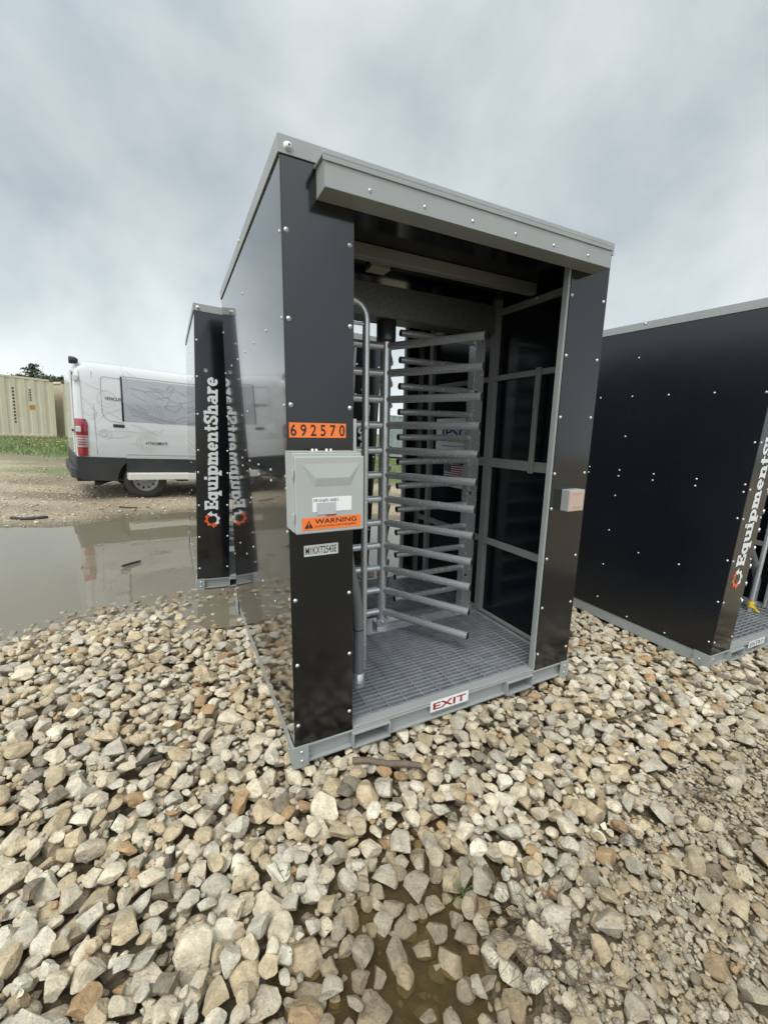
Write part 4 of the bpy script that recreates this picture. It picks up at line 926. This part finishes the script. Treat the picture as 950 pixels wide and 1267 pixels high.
def tree(base, h, rad, label, kind, seed):
    rs = np.random.default_rng(seed); root = tag(empty('far_tree', Matrix.Translation(base)), label, 'tree', 'trees behind the containers')
    tk = MB().tube([(0, 0, -.2), (.1, 0, h*.3), (.05, .1, h*.65), (0, .05, h*.97)], [h*.035, h*.026, h*.014, .02], 8)
    tips = []
    for k in range(46):
        z = h*(.16+.82*(k/46)); a = k*2.4+rs.uniform(-.3, .3); L = rad*(1.05-.85*max(0, (z/h-.3)/.7))*rs.uniform(.55, 1.1) if kind == 'pine' else rad*math.sqrt(max(.06, 1-((z/h-.55)/.47)**2))*rs.uniform(.6, 1.1)
        e_ = (L*math.cos(a), L*math.sin(a), z+L*rs.uniform(.05, .4)); tk.tube([(0, 0, z), (e_[0]*.5, e_[1]*.5, z+(e_[2]-z)*.35), e_], [h*.008, h*.005, .012], 5, caps=False)
        for q in range(4): tips.append((np.array(e_)*[1, 1, 0]*(.4+.2*q)+[0, 0, z+(e_[2]-z)*(.35+.2*q)], L))
    tk.build('trunk', BARK, root)
    v = []; 
    for c_, L in tips:
        m_ = 34 if kind != 'pine' else 15; p = c_+rs.normal(0, 1, (m_, 3))*([.2, .2, .09] if kind == 'pine' else [.26*rad/2.6+.1, .26*rad/2.6+.1, .13]); d1 = rs.normal(0, 1, (m_, 3)); d1 /= np.linalg.norm(d1, axis=1, keepdims=True); d2 = np.cross(d1, rs.normal(0, 1, (m_, 3))); d2 /= np.linalg.norm(d2, axis=1, keepdims=True)
        s = rs.uniform(.07, .16, (m_, 1)); v.append(np.stack([p-d1*s, p+d2*s*.45, p+d1*s, p-d2*s*.45], 1))
    v = np.concatenate(v).reshape(-1, 3); me = bpy.data.meshes.new('crown'); fast_mesh(me, v, np.arange(len(v)).reshape(-1, 4), False)
    me.materials.append(mat('foliage_'+kind, (.030, .05, .022) if kind == 'pine' else (.045, .075, .028), .7, noise=(1.6, 1, (.075, .105, .045)))); link(bpy.data.objects.new('crown', me), root)
for (px, py, dep, hh_, rd_, lb_, kd, sd_) in ((39, 450, 46, None, 2.5, 'tall spiky dark tree rising behind the beige container', 'pine', 1), (24, 465, 44, None, 1.5, 'low tree just left of the tall tree, topping the container roof', 'leafy', 2), (61, 466, 42, None, 1.7, 'low tree just right of the tall tree above the container', 'leafy', 3), (80, 469, 38, None, 1.6, 'rounded green tree above the gap between container and van', 'leafy', 4)):
    p = px_point(px, py, dep); tree((p[0], p[1], .1), float(p[2])-.1, rd_, lb_, kd, sd_)

# ------------------------------------------------------------------ small things on the ground
def ground_hit(px, py, z=0.0):
    d_ = CAMROWS.T@np.array([(px-475)/FPX, -(py-633.5)/FPX, 1]); tt = (z-CZ)/d_[2]; return CAMPOS+tt*d_
def topz(x, y, r=3):
    i, j = int((x-GX0)/RES), int((y-GY0)/RES); return float(HM[max(0, i-r):i+r+1, max(0, j-r):j+r+1].max())
def stick(pxs, r, label, m, name='stick', lift=0):
    pts = []
    for x, y in pxs:
        p = ground_hit(x, y, .0); p = ground_hit(x, y, topz(p[0], p[1]) if GX0 < p[0] < GX1 and GY0 < p[1] < GY1-.1 else float(surf(np.array(p[0]), np.array(p[1])))); pts.append(p)
    zt = np.mean([p[2] for p in pts]); pts = [np.array([p[0], p[1], (.4*p[2]+.6*zt)+r*.7+lift]) for p in pts]
    tag(MB().tube(pts, [r*(.85+.3*random.random()) for _ in pts], 9).build(name, m), label, 'stick')
stick([(436, 944), (455, 944), (480, 947), (500, 947), (521, 949)], .013, 'grey-brown bare stick on the rocks in front of the nearest booth', WOODD)
stick([(14, 642), (28, 643.5), (42, 643), (59, 641)], .022, 'long dark stick on the dirt along the far edge of the puddle', WOODB)
stick([(148, 628), (158, 629), (170, 629)], .014, 'short dark twig on the dirt below the van wheel', WOODB)
stick([(152, 713), (162, 710), (174, 707)], .012, 'dark twig floating in the middle of the large puddle', WOODB, lift=.10)
stick([(770, 890), (785, 885), (803, 880)], .008, 'thin dry twig on the rocks near the right booth', WOODD)
stick([(168, 947), (185, 943), (200, 941)], .010, 'dark twig lying on the left gravel bed', WOODB)
def tuft(px, py, n, rad, hgt, label, m, name, r=.0008, seed=3):
    rs = np.random.default_rng(seed); p = ground_hit(px, py, -.03); ti, tj = int((p[0]-GX0)/RES), int((p[1]-GY0)/RES); z = float(np.percentile(HM[ti-9:ti+10, tj-9:tj+10], 45))-.01; mb = MB()
    for k in range(n):
        a = rs.uniform(0, 6.28); L = rad*rs.uniform(.35, 1.1); h = hgt*rs.uniform(.15, 1); b0 = rs.normal(0, rad*.13, 2)
        e1 = (p[0]+b0[0]+L*.5*math.cos(a), p[1]+b0[1]+L*.5*math.sin(a), z+h); a2 = a+rs.uniform(-1.0, 1.0); e2 = (e1[0]+L*.5*math.cos(a2), e1[1]+L*.5*math.sin(a2), z+h*rs.uniform(.25, 1.1))
        mb.tube([(p[0]+b0[0], p[1]+b0[1], z), e1, e2], [r*1.2, r, r*.5], 4, caps=False)
        if rs.random() < .6:
            a3 = a2+rs.choice([-1, 1])*rs.uniform(.4, .9); mb.tube([e1, (e1[0]+L*.35*math.cos(a3), e1[1]+L*.35*math.sin(a3), e1[2]+rs.uniform(-.01, .02))], [r*.8, r*.4], 4, caps=False)
    tag(mb.build(name, m), label, 'dead plant' if m == STALK else 'grass tuft')
tuft(672, 1165, 105, .25, .04, 'large withered grey weed sprawling beside the muddy pool', STALK, 'dead_weed', seed=3)
tuft(785, 1050, 34, .10, .05, 'small dark dead weed between rocks right of the pool', STALK, 'dead_weed', seed=4)
tuft(868, 995, 40, .10, .05, 'small dead weed on the fine gravel near the right edge', STALK, 'dead_weed', seed=5)
tuft(862, 862, 26, .08, .05, 'dead sprig in front of the right booth corner', STALK, 'dead_weed', seed=6)
tuft(575, 1108, 7, .05, .05, 'few thin green blades growing in the muddy pool', BLADE, 'grass_tuft', .0011, seed=8)
tuft(352, 1090, 7, .06, .05, 'few thin green blades among pale rocks left of the pool', BLADE, 'grass_tuft', .0011, seed=10)
